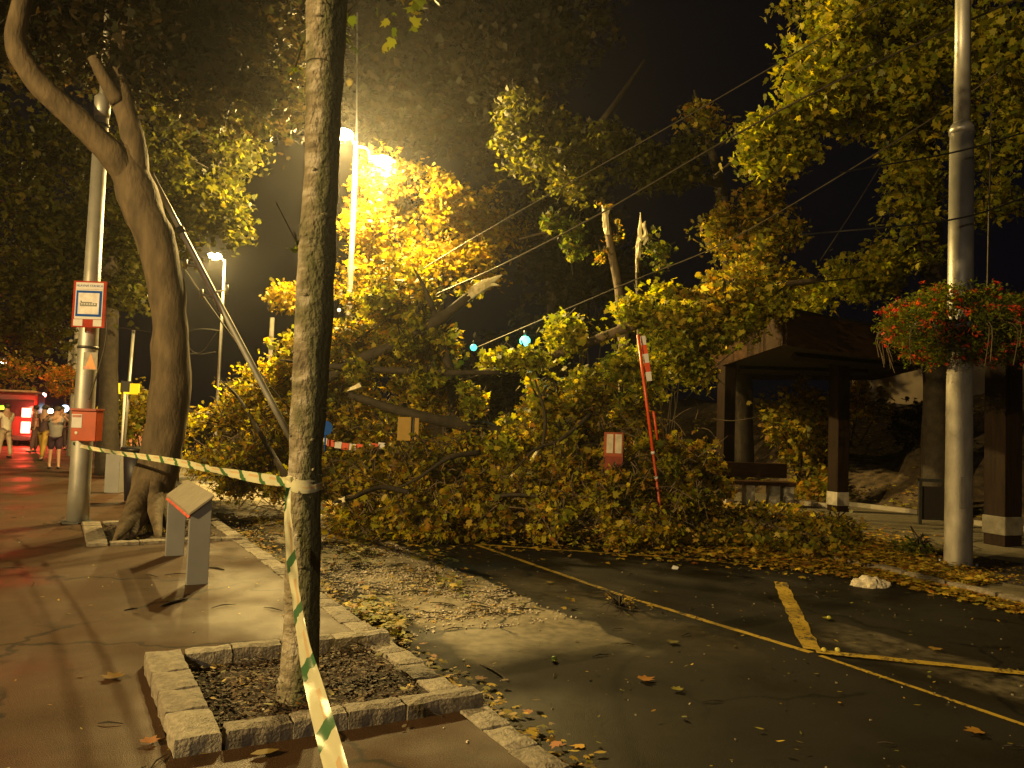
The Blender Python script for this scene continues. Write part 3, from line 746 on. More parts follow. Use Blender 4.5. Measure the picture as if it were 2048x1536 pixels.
# =================================================================== LEANING TUBE
Y0 = 13.0
a = at(303, 350, 12.3); b = at(585, 884, 13.0)
t = thing('leaning_tube', 'grey steel tube broken loose and leaning from the forked tree into the branches', 'steel tube', b)
mid = [a.lerp(b, k/6) for k in range(7)]
mb = MB(); mb.tube(mid, lerp_r([.043, .05, .053], 7), 12); mb.build('shaft', M['steel'], t)
for k, (f, s_) in enumerate(((.34, -1), (.43, 1), (.45, -1))):
    c = a.lerp(b, f); mb = MB(); mb.tube([c, c+Vector((s_*.22, -.05, .04))], .018, 6); mb.tube([c+Vector((s_*.22, -.05, -.03)), c+Vector((s_*.22, -.05, .12))], .03, 6); mb.build('bracket', M['steel'], t)
mb = MB(); mb.tube([a.lerp(b, .2)-(b-a).normalized()*.05, a.lerp(b, .2)+(b-a).normalized()*.05], .068, 10); mb.build('clamp', M['steel_dark'], t)

# =================================================================== RED POLE, MARKER BOARDS
a = at(1322, 1030, 12.45); b = at(1276, 670, 12.9)
t = thing('red_pole', 'thin orange-red pole leaning in the leaves below the shelter roof', 'pole', a)
L = (b-a); mb = MB(); mb.tube([a-L.normalized()*.5, a+L*.33], .022, 8); mb.build('lower_section', mat('worn_red', (.42, .07, .025), .5), t)
mb = MB(); mb.tube([a+L*.33, b], .027, 8); mb.build('upper_section', M['red'], t)
for f in (.2, .335): mb = MB(); mb.tube([a+L*f-L.normalized()*.02, a+L*f+L.normalized()*.02], .033, 8); mb.build('band', M['white'], t)
# broken striped rail hanging behind its head
a2 = at(1285, 672, 12.95); b2 = at(1299, 762, 12.8); L = b2-a2
t = thing('striped_rail', 'short red and white striped rail hanging beside the head of the red pole', 'barrier rail', b2)
for k in range(5):
    mb = MB(); p0 = a2+L*(k/5+.003); p1 = a2+L*((k+1)/5-.003); c = (p0+p1)/2; ang = math.atan2(L.x, -L.z)
    mb.box(c, (.085, .025, (p1-p0).length), Matrix.Rotation(-ang, 3, 'Y')); mb.build('stripe', M['white'] if k % 2 == 0 else M['red'], t)
a3 = at(1307, 822, a.y+.1); b3 = at(1315, 880, a.y+.1)
mb = MB(); mb.tube([a3, b3], .022, 6); tag(mb.build('red_rod', M['red'], None), 'short red rod hanging right of the red pole in the leaves', 'rod')
q = at(1226, 960, 12.7)
t = thing('marker_board', 'white over red marker board on a red frame half sunk in the leaves', 'sign', Vector((q.x, q.y, ROADZ)))
k = q.y/FPX; zt = at(1226, 862, q.y).z
mb = MB(); mb.box((q.x-.010*1, q.y, zt-.22), (38*k, .02, .40)); mb.build('frame', mat('dull_orange', (.30, .07, .025), .5, var=.3), t)
for dx in (-8.5, 8.5): mb = MB(); mb.box((q.x+dx*k, q.y-.014, zt-.20), (13*k, .008, .30)); mb.build('white_panel', mat('dirty_white', (.55, .48, .38), .5, var=.2), t)
mb = MB(); mb.box((q.x, q.y-.014, zt-.55), (36*k, .02, .30)); mb.build('red_panel', mat('dull_red', (.20, .035, .015), .6, var=.3), t)
mb = MB(); mb.tube([(q.x+.02, q.y, ROADZ), (q.x+.02, q.y, zt-.7)], .025, 6); mb.build('post', M['red'], t)
def yellow_unit(px, py0, py1, Y, w, label):
    q = at(px, py1, Y); z1 = at(px, py0, Y).z
    t = thing('yellow_board', label, 'board', (q.x, q.y, ROADZ), 0, 'yellow boards showing through the fallen branches')
    k = Y/FPX
    mb = MB(); mb.box((q.x-w*.16*k, Y, (q.z+z1)/2), (w*.62*k, .05, z1-q.z)); mb.build('face', M['yellow'], t, bevel=.01)
    mb = MB(); mb.box((q.x+w*.38*k, Y+.05, (q.z+z1)/2), (w*.22*k, .05, (z1-q.z)*.95)); mb.build('side', M['yellow'], t, bevel=.01)
    mb = MB(); mb.box((q.x+w*.2*k, Y+.04, (q.z+z1)/2-.02), (w*.1*k, .06, z1-q.z)); mb.build('joint', M['steel_dark'], t)
    mb = MB(); mb.tube([(q.x, Y+.05, ROADZ), (q.x, Y+.05, q.z)], .03, 6); mb.build('post', M['steel_dark'], t)
yellow_unit(815, 834, 882, 13.25, 44, 'yellow board seen through a gap in the branches left of the pale limb')
yellow_unit(1141, 838, 882, 13.35, 42, 'yellow board in the leaves between the two dark shelter posts')
# lost small sign pieces
q = at(928, 838, 15); mb = MB(); mb.box(q, (.13, .02, .16)); mb.box(q+Vector((0, .03, -.5)), (.04, .03, 1.0)); tag(mb.build('grey_plate', M['grey_panel'], None), 'small grey-blue plate on a post among the middle branches', 'sign')
q = at(966, 805, 15.4); mb = MB(); mb.box(q, (.26, .03, .34)); tag(mb.build('brown_plate', mat('brownish', (.16, .10, .03), .5), None), 'brownish square plate behind the middle branches', 'sign')

# =================================================================== FAR LEFT: yellow lit boards, thin poles, bus, people
def thin_post(px, y0, y1, Y, r, label, m_='steel', grp=None):
    q = at(px, y1, Y); z1 = at(px, y0, Y).z; base = Vector((q.x, q.y, min(q.z, 0) if q.z < .6 else 0))
    mb = MB(); mb.tube([base, (base.x, base.y, z1)], r, 8); return tag(mb.build('thin_post', M[m_], None), label, 'post', grp)
t0 = at(245, 890, 22)
t = thing('yellow_sign', 'bright yellow board sign with a dark centre on a thin pole', 'sign', (t0.x, 22, 0))
k = 22/FPX
qz = lambda x, y: at(x, y, 22)
mb = MB(); mb.tube([(t0.x, 22.05, 0), (t0.x+.1, 22.05, at(258, 660, 22).z)], .045, 8); mb.build('pole', M['steel'], t)
em = emis('yellow_lit_face', (.85, .62, .02), .75)
for (x0, x1, y0, y1, nm) in ((232, 241, 766, 786, 'left_face'), (229, 243, 784, 788, 'ledge'), (262, 279, 767, 786, 'right_face'), (249, 276, 784, 789, 'ledge')):
    A_ = qz(x0, y0); B_ = qz(x1, y1); mb = MB(); mb.box((A_+B_)/2+Vector((0, -.03, 0)), (abs(B_.x-A_.x), .05, abs(A_.z-B_.z))); mb.build(nm, em, t)
A_ = qz(243, 762); B_ = qz(262, 786); mb = MB(); mb.box((A_+B_)/2, (abs(B_.x-A_.x), .08, abs(A_.z-B_.z))); mb.build('housing', M['black'], t)
thin_post(243, 788, 905, 22.6, .04, 'white thin post just left of the yellow sign pole', 'white')
thin_post(541, 635, 712, 24, .07, 'short pale post top standing against the dark foliage left of the slender trunk', 'conc')

def person(label, q, h, heading, arms, shirt, legs, hair=(.03, .018, .01), shorts=True, stride=.1):
    """One skinned body; clothes and hair are children."""
    t = thing('person', label, 'person', q, heading)
    k = h/1.75
    def skin(name, V, E, rad, m_, root=0, sub=1):
        me = bpy.data.meshes.new(name); me.from_pydata([tuple(Vector(v)*k) for v in V], E, []); o = bpy.data.objects.new(name, me); link(o, t)
        sk = o.modifiers.new('skin', 'SKIN'); sk.use_smooth_shade = True
        for i, r in enumerate(rad):
            sv = me.skin_vertices[0].data[i]; sv.radius = (r[0]*k, r[1]*k) if isinstance(r, tuple) else (r*k, r*k); sv.use_root = (i == root)
        sb = o.modifiers.new('sub', 'SUBSURF'); sb.levels = sub; sb.render_levels = sub
        me.materials.append(m_); return o
    st_ = stride
    hL, hR = arms   # hand positions (x right of the body, y forward, z)
    V = [(0, 0, .95), (0, 0, 1.12), (0, 0, 1.38), (0, 0, 1.50), (0, .01, 1.60), (0, .01, 1.70),
         (-.19, 0, 1.42), (-.09, 0, .90), (.19, 0, 1.42), (.09, 0, .90),
         (-.10, st_*.6, .50), (-.11, st_, .09), (-.11, st_+.14, .035), (.10, -st_*.6, .50), (.11, -st_, .09), (.11, -st_+.14, .035)]
    eL = tuple((a+b)/2+c for a, b, c in zip((-.19, 0, 1.42), hL, (-.10, -.02, -.10))); eR = tuple((a+b)/2+c for a, b, c in zip((.19, 0, 1.42), hR, (.10, -.02, -.10)))
    V += [eL, hL, eR, hR]
    E = [(0, 1), (1, 2), (2, 3), (3, 4), (4, 5), (2, 6), (0, 7), (2, 8), (0, 9), (7, 10), (10, 11), (11, 12), (9, 13), (13, 14), (14, 15), (6, 16), (16, 17), (8, 18), (18, 19)]
    rad = [.13, .12, .13, .055, .085, .075, .055, .085, .055, .085, .055, .038, .03, .055, .038, .03, .04, .03, .04, .03]
    skin('body', V, E, rad, M['skin'])
    # fingers
    for hnd, s_ in ((hL, -1), (hR, 1)):
        mb = MB()
        for f in range(4): 
            p0 = Vector(hnd)+Vector(((f-1.5)*.018, .01, .02)); mb.tube([(p0)*k, (p0+Vector((0, .03, .045-.006*abs(f-1.5))))*k, (p0+Vector((0, .05, .07-.008*abs(f-1.5))))*k], [.009*k, .008*k, .006*k], 5)
        p0 = Vector(hnd)+Vector((-s_*.03, .01, 0)); mb.tube([p0*k, (p0+Vector((-s_*.03, .02, .03)))*k], [.011*k, .008*k], 5)
        mb.build('fingers', M['skin'], t, local=False)
    sm = mat('shirt', shirt, .8, var=.1); lm = mat('trousers', legs, .8, var=.15)
    Vs = [(0, 0, .80), (0, 0, 1.12), (0, 0, 1.39), (-.19, 0, 1.42), (.19, 0, 1.42), tuple(Vector((-.19, 0, 1.42)).lerp(Vector(eL), .7)), tuple(Vector((.19, 0, 1.42)).lerp(Vector(eR), .7))]
    skin('shirt', Vs, [(0, 1), (1, 2), (2, 3), (2, 4), (3, 5), (4, 6)], [(.165, .15), (.165, .14), (.16, .13), .075, .075, .062, .062], sm)
    lo = .55 if shorts else .12; f = (.90-lo)/.40 if shorts else 1
    if shorts:
        Vs = [(0, 0, 1.03), (-.09, 0, .88), (.09, 0, .88), (-.10, st_*.55, .53), (.10, -st_*.55, .53)]; E = [(0, 1), (0, 2), (1, 3), (2, 4)]; R_ = [.15, .11, .11, .09, .09]
    else:
        Vs = [(0, 0, 1.03), (-.09, 0, .88), (.09, 0, .88), (-.10, st_*.6, .50), (.10, -st_*.6, .50), (-.11, st_, .10), (.11, -st_, .10)]; E = [(0, 1), (0, 2), (1, 3), (2, 4), (3, 5), (4, 6)]; R_ = [.15, .11, .11, .08, .08, .065, .065]
    skin('shorts' if shorts else 'trousers', Vs, E, R_, lm)
    mb = MB(); mb.ball(Vector((0, -.015, 1.685))*k, .108*k, 12, (.92, 1.05, .95)); mb.build('hair', mat('hair_', hair, .6), t, local=False)
    mb = MB(); mb.ball(Vector((0, .105, 1.635))*k, .016*k, 6, (1, 1.3, 1.2)); mb.build('nose', M['skin'], t, local=False)
    for s_ in (-1, 1):
        mb = MB(); mb.ball(Vector((s_*.035, .093, 1.665))*k, .011*k, 6); mb.build('eye', M['black'], t, local=False)
        mb = MB(); mb.ball(Vector((s_*.11, .14 if False else s_*-st_+.07, .04))*k, .05*k, 8, (1, 2.6, .8)); mb.build('shoe', M['black'], t, local=False)
    return t
up = ((-.16, .34, 1.50), (.16, .34, 1.50)); dn = ((-.26, .05, .84), (.26, .05, .84)); one = ((-.26, .05, .84), (.12, .32, 1.55)); hip = ((-.15, .2, 1.15), (.15, .2, 1.15))
person('person in grey shirt and dark shorts raising both hands on the left pavement', G(107, 938), 1.70, -2.6, up, (.24, .22, .22), (.035, .012, .03), stride=.05)
person('person in yellow trousers and dark top just behind the phone photographer', G(84, 921), 1.72, 2.9, one, (.06, .03, .04), (.45, .28, .05), shorts=False, stride=.12)
person('person in a white shirt and pale trousers at the left edge beside the red bus', G(8, 916), 1.74, 1.2, hip, (.80, .72, .60), (.55, .42, .30), shorts=False, stride=.14)
person('person in a pinkish top standing near the bus lamps', G(66, 905), 1.70, 2.2, dn, (.42, .16, .13), (.12, .06, .06), shorts=False, stride=.08)
person('slim dark-haired person farther back under the flower basket', G(120, 900), 1.70, -2.2, one, (.16, .09, .08), (.05, .03, .03), shorts=False, stride=.1)

# red bus seen from behind
bY = 33.0
b0 = at(22, 860, bY)
bus = thing('red_bus', 'red bus seen from behind with glowing tail lamps at the left edge', 'bus', (b0.x, bY, 0), 0)
zt = at(22, 783, bY).z; kx = bY/FPX; wB = 2.0
xr = at(66, 850, bY).x; xc = xr-wB/2
Rb = Matrix.Rotation(-AZ*0+math.radians(28), 3, 'Z')
ctr = Vector((xc, bY, 0)); 
def bb(dx, dy, dz, sx_, sy_, sz_, m_, nm, bev=.03):
    mb = MB(); mb.box(ctr+Rb@Vector((dx, dy, 0))+Vector((0, 0, dz)), (sx_, sy_, sz_), Rb); return mb.build(nm, m_, bus, bevel=bev)
redb = mat('bus_red', (.05, .006, .005), .3, var=.1)
bb(0, 3.0, zt/2+.14, wB, 6.0, zt-.30, redb, 'body', .12)
bb(0, -.012, zt*.70, wB*.86, .04, zt*.30, mat('bus_glass', (.012, .012, .016), .08, var=0), 'rear_window', .02)
bb(0, 3.0, zt+.03, wB*.9, 5.6, .10, mat('bus_roof', (.35, .2, .12), .4), 'roof', .04)
bb(0, -.02, .34, wB*.96, .12, .22, M['black'], 'bumper', .03)
bb(-.35, -.045, zt*.70, .34, .02, .17, emis('green_display', (.25, 1.0, .05), 1.6), 'route_display', .004)
for sx_ in (-1, 1):
    for dy, dz, hh in ((-.03, zt*.62, .34), (-.03, .78, .42)):
        bb(sx_*wB*.30, dy, dz, .34, .05, hh*1.15, emis('tail_lamp', (1.0, .09, .06), 22), 'tail_lamp', .024)
    for dy in (1.2, 4.8):
        c = ctr+Rb@Vector((sx_*wB*.46, dy, 0)); ax = Rb@Vector((.12, 0, 0)); mb = MB(); mb.tube([c-ax+Vector((0, 0, .42)), c+ax+Vector((0, 0, .42))], .42, 18, smooth=False); mb.build('wheel', M['black'], bus)
for dz in (1.5, .8):
    L = bpy.data.lights.new('tail_glow', 'POINT'); L.energy = 420; L.color = (1, .06, .03); L.shadow_soft_size = .2
    lo = bpy.data.objects.new('tail_glow', L); link(lo); lo.parent = bus; lo.location = Vector(ctr+Rb@Vector((.8, -.35, 0))+Vector((0, 0, dz)))-bus.location
def glow(px, py, Y, r, col, st_, label, power=0, cat='lamp'):
    q = at(px, py, Y); mb = MB(); mb.ball((0, 0, 0), r, 10); o = mb.build('distant_lamp', emis('far_lamp', col, st_)); o.location = q; tag(o, label, cat)
    mb = MB(); mb.tube([(0, 0, r*.6), (0, 0, r*1.9)], r*.35, 6); mb.build('hood', M['black'], o)
    if power:
        L = bpy.data.lights.new('far_light', 'POINT'); L.energy = power; L.color = col; L.shadow_soft_size = r
        lo = bpy.data.objects.new('far_light', L); link(lo, o); lo.location = (0, -.4, 0)
    return o
glow(8, 723, 45, .16, (1, .85, .7), 14, 'small white lamp in the trees above the red bus')
glow(88, 790, 48, .14, (1, .5, .45), 12, 'small pinkish lamp right of the red bus')
glow(219, 786, 40, .17, (.9, .85, 1.0), 10, 'small white lamp between the dark trunk and the yellow sign')
glow(83, 824, 40, .14, (1, .75, .5), 14, 'warm lamp glowing over the heads of the people, the left one')
glow(101, 822, 40, .14, (1, .7, .45), 14, 'warm lamp glowing over the heads of the people, the right one')
glow(130, 817, 42, .20, (.55, .75, 1.0), 6, 'bluish lamp just left of the pale pole')
glow(947, 695, 16, .07, (.12, 1.0, .72), 2.2, 'small turquoise lamp, the lower left of the pair behind the branches')
glow(1050, 682, 16, .11, (.16, 1.0, .75), 3, 'larger turquoise lamp, the right of the pair behind the branches', 25)
glow(1112, 422, 40, .12, (.8, .9, 1.0), 3, 'tiny bluish lamp high beside the broken leafy sprig')
glow(1957, 60, 40, .17, (1, .97, .95), 12, 'tiny white lamp right beside the top of the steel pole')
glow(678, 620, 30, .07, (1, .8, .45), 3, 'tiny warm lamp low on the lamp post behind the slender trunk')
# light roadway beyond, street furniture at far left
q = at(215, 905, 30)
mb = MB(); mb.box((q.x-1.0, 36, 1.35), (2.2, .2, 1.2)); mb.box((q.x-1.0, 36.2, .35), (2.2, .3, .6)); tag(mb.build('shop_front', M['plaster'], None), 'pale far shop front glimpsed left of the forked tree', 'building')
# red and white barrier tape and blue sign behind the slender tree
a = at(640, 882, 13.3); b = at(770, 892, 13.4)
t = thing('barrier_tape', 'short stretch of red and white barrier tape right behind the slender trunk', 'tape', a)
d = (b-a)
for k in range(9):
    mb = MB(); c = a+d*((k+.5)/9); mb.box(c+Vector((0, 0, -.06*math.sin(k/8*3.1))), (d.length/9-.004, .006, .11), Matrix.Rotation(.08, 3, 'Y')); mb.build('stripe', M['white'] if k % 2 == 0 else M['red'], t)
q = at(651, 856, 13.2)
mb = MB(); mb.disc(q, .12, axis=(0, 1, 0), th=.02); mb.tube([(q.x, q.y+.02, q.z-.4), (q.x, q.y+.02, q.z)], .015, 6); tag(mb.build('blue_sign', M['blue'], None), 'small round blue sign peeping out right of the slender trunk', 'sign')

# =================================================================== WIRES
WGRP = 'overhead wires'
def wire(pts, Y, r, label, m_='wire', yb=None):
    n = len(pts); Ys = np.linspace(Y, yb if yb else Y, n)
    P = smooth_path([at(x, y, Yk) for (x, y), Yk in zip(pts, Ys)], 8)
    mb = MB(); mb.tube(P, r, 5, cap=False); return tag(mb.build('overhead_wire', M[m_], None), label, 'wire', WGRP)
wire([(650, 715), (830, 610), (1000, 532), (1205, 425), (1460, 276), (1700, 150), (2120, -40)], 15, .017, 'thick pale overhead wire passing the broken stump on its way to the upper right', yb=11)
wire([(640, 680), (824, 552), (1039, 423), (1300, 275), (1563, 123), (1800, -20)], 18, .013, 'faint overhead wire, the highest of those crossing the dark sky', yb=13)
wire([(950, 697), (1085, 639), (1270, 560), (1440, 490), (1650, 370), (1920, 200), (2100, 60)], 17, .014, 'overhead wire ending at the turquoise lamp and passing over the upright limb', yb=12)
wire([(880, 778), (925, 760), (1037, 730), (1133, 696), (1300, 634), (1460, 585), (1720, 555)], 14, .016, 'lowest pale wire sagging through the leaves onto the shelter roof', yb=14.5)
wire([(1680, 345), (1906, 305), (2060, 262)], 10.4, .012, 'dark wire crossing the steel pole just below its collar', 'steel_dark')
wire([(1600, 470), (1900, 440), (2060, 392)], 10.4, .012, 'dark wire crossing the steel pole above the flowers', 'steel_dark')
wire([(1640, 522), (1700, 430), (1757, 338), (1830, 220)], 16, .010, 'short faint wire slanting up through the dark gap left of the steel pole')
wire([(1975, 580), (1978, 430), (1985, 120)], 14, .018, 'thin upright cable behind the steel pole on the right')
wire([(370, 540), (440, 640), (520, 745), (590, 830)], 14.5, .014, 'slack cable hanging along the leaning tube')
wire([(240, 655), (300, 664), (330, 668)], 28, .016, 'far wire left of the forked trunk')
wire([(370, 664), (405, 658), (440, 662)], 30, .02, 'upper short wire between the forked trunk and the far lamp')
wire([(370, 690), (400, 706), (437, 660)], 30, .018, 'looped short wire between the forked trunk and the far lamp')
wire([(366, 706), (400, 708), (432, 704)], 30, .018, 'lower short wire between the forked trunk and the far lamp')
wire([(1370, 800), (1440, 725), (1500, 680)], 13.8, .009, 'short thin wire end hanging at the left corner of the shelter roof')
wire([(215, 640), (208, 700), (178, 800)], 11.6, .012, 'loose greenish cable curving down beside the left pole')

# =================================================================== STANDING TREES
def limb(mb, pts, rads, n=10, bump=.12, k=6, bf=3.0):
    P = smooth_path(pts, k); mb.tube(P, lerp_r(rads, len(P)), n, bump=bump, bfreq=bf)
# slender tree in the front bed
TB = G(597, 1392)
tree1 = thing('street_tree', 'slender straight tree in the granite-edged bed with tape tied round it', 'tree', TB)
Yt = TB.y
cl = [(597, 1400, 44), (600, 1330, 38), (604, 1200, 34), (608, 1000, 32.5), (612, 900, 33), (618, 800, 35), (627, 650, 37), (634, 500, 37), (643, 350, 34), (648, 200, 36), (652, 60, 40), (657, -60, 42), (670, -250, 40)]
P = [at(x, y, Yt) for x, y, r in cl]; P[0].z = -.03
Rr = [r*Yt/FPX for x, y, r in cl]; Rr[0] = .135
mb = MB(); PP = smooth_path(P, 14); rr = np.interp(np.linspace(0, len(Rr)-1, len(PP)), range(len(Rr)), Rr)
mb.tube(PP, list(rr), 40, bump=.075, bfreq=5)
def bark_detail():
    m, nt, b = nodes('slender_tree_bark'); N = nt.nodes; L = nt.links
    tc = N.new('ShaderNodeTexCoord'); 
    def nz(sc, st, det=6):
        mp = N.new('ShaderNodeMapping'); mp.inputs['Scale'].default_value = st; L.new(tc.outputs['Object'], mp.inputs['Vector'])
        n = N.new('ShaderNodeTexNoise'); n.inputs['Scale'].default_value = sc; n.inputs['Detail'].default_value = det; L.new(mp.outputs[0], n.inputs['Vector']); return n.outputs['Fac']
    r = N.new('ShaderNodeValToRGB'); e = r.color_ramp.elements; e[0].position = .3; e[0].color = (.11, .088, .058, 1); e[1].position = .68; e[1].color = (.44, .39, .31, 1)
    x = r.color_ramp.elements.new(.5); x.color = (.24, .20, .13, 1)
    L.new(nz(5, (1, 1, 3.2)), r.inputs['Fac'])
    r2 = N.new('ShaderNodeValToRGB'); r2.color_ramp.elements[0].position = .52; r2.color_ramp.elements[1].position = .66
    L.new(nz(4, (1, 1, .5)), r2.inputs['Fac'])
    mx = N.new('ShaderNodeMix'); mx.data_type = 'RGBA'; L.new(r2.outputs['Color'], mx.inputs[0]); L.new(r.outputs['Color'], mx.inputs[6]); mx.inputs[7].default_value = (.085, .088, .035, 1)
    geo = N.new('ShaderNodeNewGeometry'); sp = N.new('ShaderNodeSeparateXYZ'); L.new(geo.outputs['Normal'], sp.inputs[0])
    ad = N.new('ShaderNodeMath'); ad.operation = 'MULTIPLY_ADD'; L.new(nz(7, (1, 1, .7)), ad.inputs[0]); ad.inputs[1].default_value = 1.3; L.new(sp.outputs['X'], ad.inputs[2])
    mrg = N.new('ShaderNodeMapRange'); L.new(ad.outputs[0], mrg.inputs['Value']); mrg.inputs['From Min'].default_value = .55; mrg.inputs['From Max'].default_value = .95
    m3 = N.new('ShaderNodeMix'); m3.data_type = 'RGBA'; L.new(mrg.outputs[0], m3.inputs[0]); L.new(mx.outputs[2], m3.inputs[6]); m3.inputs[7].default_value = (.10, .10, .045, 1)  # moss green on right-facing bark, also painting in the trunk's shaded side
    L.new(m3.outputs[2], b.inputs['Base Color']); b.inputs['Roughness'].default_value = .85
    a = N.new('ShaderNodeMath'); a.operation = 'ADD'; L.new(nz(11, (1, 1, 2.0)), a.inputs[0]); L.new(nz(40, (1, 1, .6)), a.inputs[1])
    bp = N.new('ShaderNodeBump'); bp.inputs['Strength'].default_value = 1.0; bp.inputs['Distance'].default_value = .035
    L.new(a.outputs[0], bp.inputs['Height']); L.new(bp.outputs[0], b.inputs['Normal']); return m
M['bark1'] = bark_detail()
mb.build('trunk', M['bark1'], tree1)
# lenticel ridges and small snags on the trunk
mb = MB(); rn = random.Random(4)
for _ in range(34):
    f = rn.random(); i = int(f*(len(PP)-2)); c = PP[i]; r = rr[i]; a0 = rn.uniform(math.pi*.85, math.pi*1.9)
    ps = [c+Vector((math.cos(a0+d)*r*1.0, math.sin(a0+d)*r*1.0, .004*math.sin(d*9))) for d in np.linspace(0, rn.uniform(.25, .7), 5)]
    mb.tube(ps, [.003, .009, .011, .009, .003], 5)
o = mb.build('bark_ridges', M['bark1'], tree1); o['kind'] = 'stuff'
foliage('foliage', tree1, [(596, 490, Yt, 5, 18, .04, 2), (590, 135, Yt, 4, 6, .03, 1), (684, 60, Yt+.05, 3, 40, .04, 5)], 'green', 4, .03, (.03, .06), twig=1, tw_r=.004)
foliage('crown', tree1, [(700, -420, Yt+.3, 700, 260, 2.0, 260)], 'green', 10, .25, (.10, .16), twig=.3)

# forked tree in the second bed
TA = G(300, 1052)
tree2 = thing('street_tree', 'thick forked tree leaning left from the second bed with a sawn limb stub', 'tree', TA)
ya = TA.y
mb = MB()
limb(mb, [at(296, 1066, ya), at(305, 980, ya), at(328, 880, ya), at(341, 760, ya), at(338, 620, ya), at(316, 500, ya), at(284, 415, ya), at(262, 350, ya), at(250, 300, ya)],
     [.42, .31, .29, .285, .25, .27, .30, .27, .20], 26, .13, 8)
for e, r0 in (((228, 1085), .14), ((262, 1078), .12), ((345, 1072), .13), ((318, 1085), .10), ((370, 1058), .10)):
    q = G(*e); limb(mb, [at(305, 960, ya), at((305+e[0])/2, 1025, (ya+q.y)/2), q+Vector((0, 0, .01))], [.2, r0, .03], 10, .15)
mb.build('trunk', M['bark'], tree2)
mb = MB(); limb(mb, [at(265, 370, ya), at(225, 310, ya-.2), at(150, 235, ya-.4), at(75, 165, ya-.6), at(32, 90, ya-.7), at(40, 20, ya-.7), at(62, -60, ya-.7), at(90, -180, ya-.6)],
               [.19, .20, .18, .165, .145, .13, .12, .09], 18, .12, 7); mb.build('limb', M['bark'], tree2)
mb = MB(); limb(mb, [at(272, 390, ya), at(270, 300, ya), at(245, 200, ya+.1), at(232, 130, ya+.1), at(252, 50, ya+.1), at(285, -20, ya+.2), at(300, -150, ya+.2)],
               [.2, .17, .165, .13, .12, .11, .08], 18, .12, 7); mb.build('limb', M['bark'], tree2)
mb = MB(); limb(mb, [at(236, 205, ya), at(205, 150, ya-.15), at(186, 115, ya-.2)], [.12, .10, .085], 12, .1); mb.build('stub', M['bark'], tree2)
mb = MB(); limb(mb, [at(90, 40, ya+1), at(112, 62, ya+.9), at(128, 85, ya+.9), at(144, 108, ya+.9)], [.08, .13, .08, .01], 10, .3); mb.build('limb', M['bark'], tree2)
foliage('foliage', tree2, [(300, 1040, ya-.35, 36, 36, .25, 34), (262, 1062, ya-.3, 20, 18, .2, 10)], 'mixed', 6, .08, (.08, .16), twig=.4, kind='oval')
foliage('crown', tree2, [(60, -60, ya, 200, 110, 2.0, 180), (330, 40, ya+1, 210, 170, 2.2, 420), (90, 60, ya+1.5, 130, 120, 1.6, 150), (480, 120, ya+2.2, 160, 150, 2.0, 300), (300, -10, ya-.8, 60, 40, .8, 40)], 'dim', 11, .30, (.12, .20), twig=.3)

def simple_tree(label, base, trunk, radii, puffs, pal, per=12, rad=.3, size=(.12, .2), gap=.12, kind='maple', extra=None, name='tree', bark='bark_dark', twig=.25, group=None, gfreq=.9):
    t = thing(name, label, 'tree', base, 0, group)
    mb = MB(); limb(mb, trunk, radii, 14, .12); mb.build('trunk', M[bark], t)
    for (p_, r_) in (extra or []): m2 = MB(); limb(m2, p_, r_, 9, .12); m2.build('limb', M[bark], t)
    foliage('crown', t, puffs, pal, per, rad, size, gap, kind, twig=twig, gfreq=gfreq)
    return t
# third tree of the row, its dark trunk behind the left pole
q = G(214, 950)
simple_tree('dark-trunked tree standing directly behind the left pole', q, [q, at(216, 850, q.y), at(218, 700, q.y), at(220, 560, q.y), at(205, 420, q.y), at(190, 300, q.y)], [.32, .25, .22, .2, .2, .15],
    [(110, 560, q.y+1, 170, 90, 1.8, 260), (40, 650, q.y+2, 90, 70, 1.6, 110), (150, 430, q.y, 160, 110, 2, 240), (60, 300, q.y-1, 120, 110, 2, 120), (250, 560, q.y+.5, 60, 80, 1.2, 70)], 'olive', 12, .3, (.12, .22))
# tree with the lit edge between the forked tree and the lamp
q = at(345, 900, 19.5); q.z = 0
simple_tree('dense tree with its lit right edge showing above the farther lamp', q, [q, at(335, 700, 19.5), at(325, 560, 19.5), at(330, 420, 19.5)], [.2, .16, .15, .1],
    [(430, 340, 18.5, 80, 60, 1.2, 150), (420, 430, 18.5, 90, 50, 1.3, 150), (330, 330, 19, 120, 110, 1.8, 230), (400, 250, 19, 140, 90, 1.6, 200), (320, 460, 19, 90, 60, 1.5, 90), (490, 270, 19.5, 55, 60, .8, 50)], 'olive', 11, .22, (.11, .18), .05, twig=.2)
# golden tree round the lamp
q = at(905, 900, 21.3); q.z = 0
simple_tree('golden-lit maple right beside the tall street lamp', q, [q, at(900, 800, 21.3), at(880, 650, 21.3), at(860, 500, 21.3), at(850, 380, 21.3)], [.28, .2, .18, .14, .08],
    [(780, 380, 20.6, 85, 75, 1.2, 230), (890, 410, 20.8, 80, 65, 1.2, 210), (760, 480, 20.8, 90, 80, 1.2, 210), (860, 530, 21, 100, 70, 1.4, 190), (720, 560, 20.5, 60, 60, 1, 70), (960, 500, 21.4, 80, 80, 1.4, 130), (990, 440, 22, 60, 60, 1.2, 70), (570, 585, 20, 26, 46, .6, 40)], 'golden', 13, .20, (.10, .17), .1,
    extra=[([at(880, 600, 21.3), at(820, 520, 21), at(760, 430, 20.8)], [.12, .08, .03]), ([at(870, 560, 21.3), at(930, 490, 21.5), at(980, 430, 21.7)], [.12, .08, .03])])
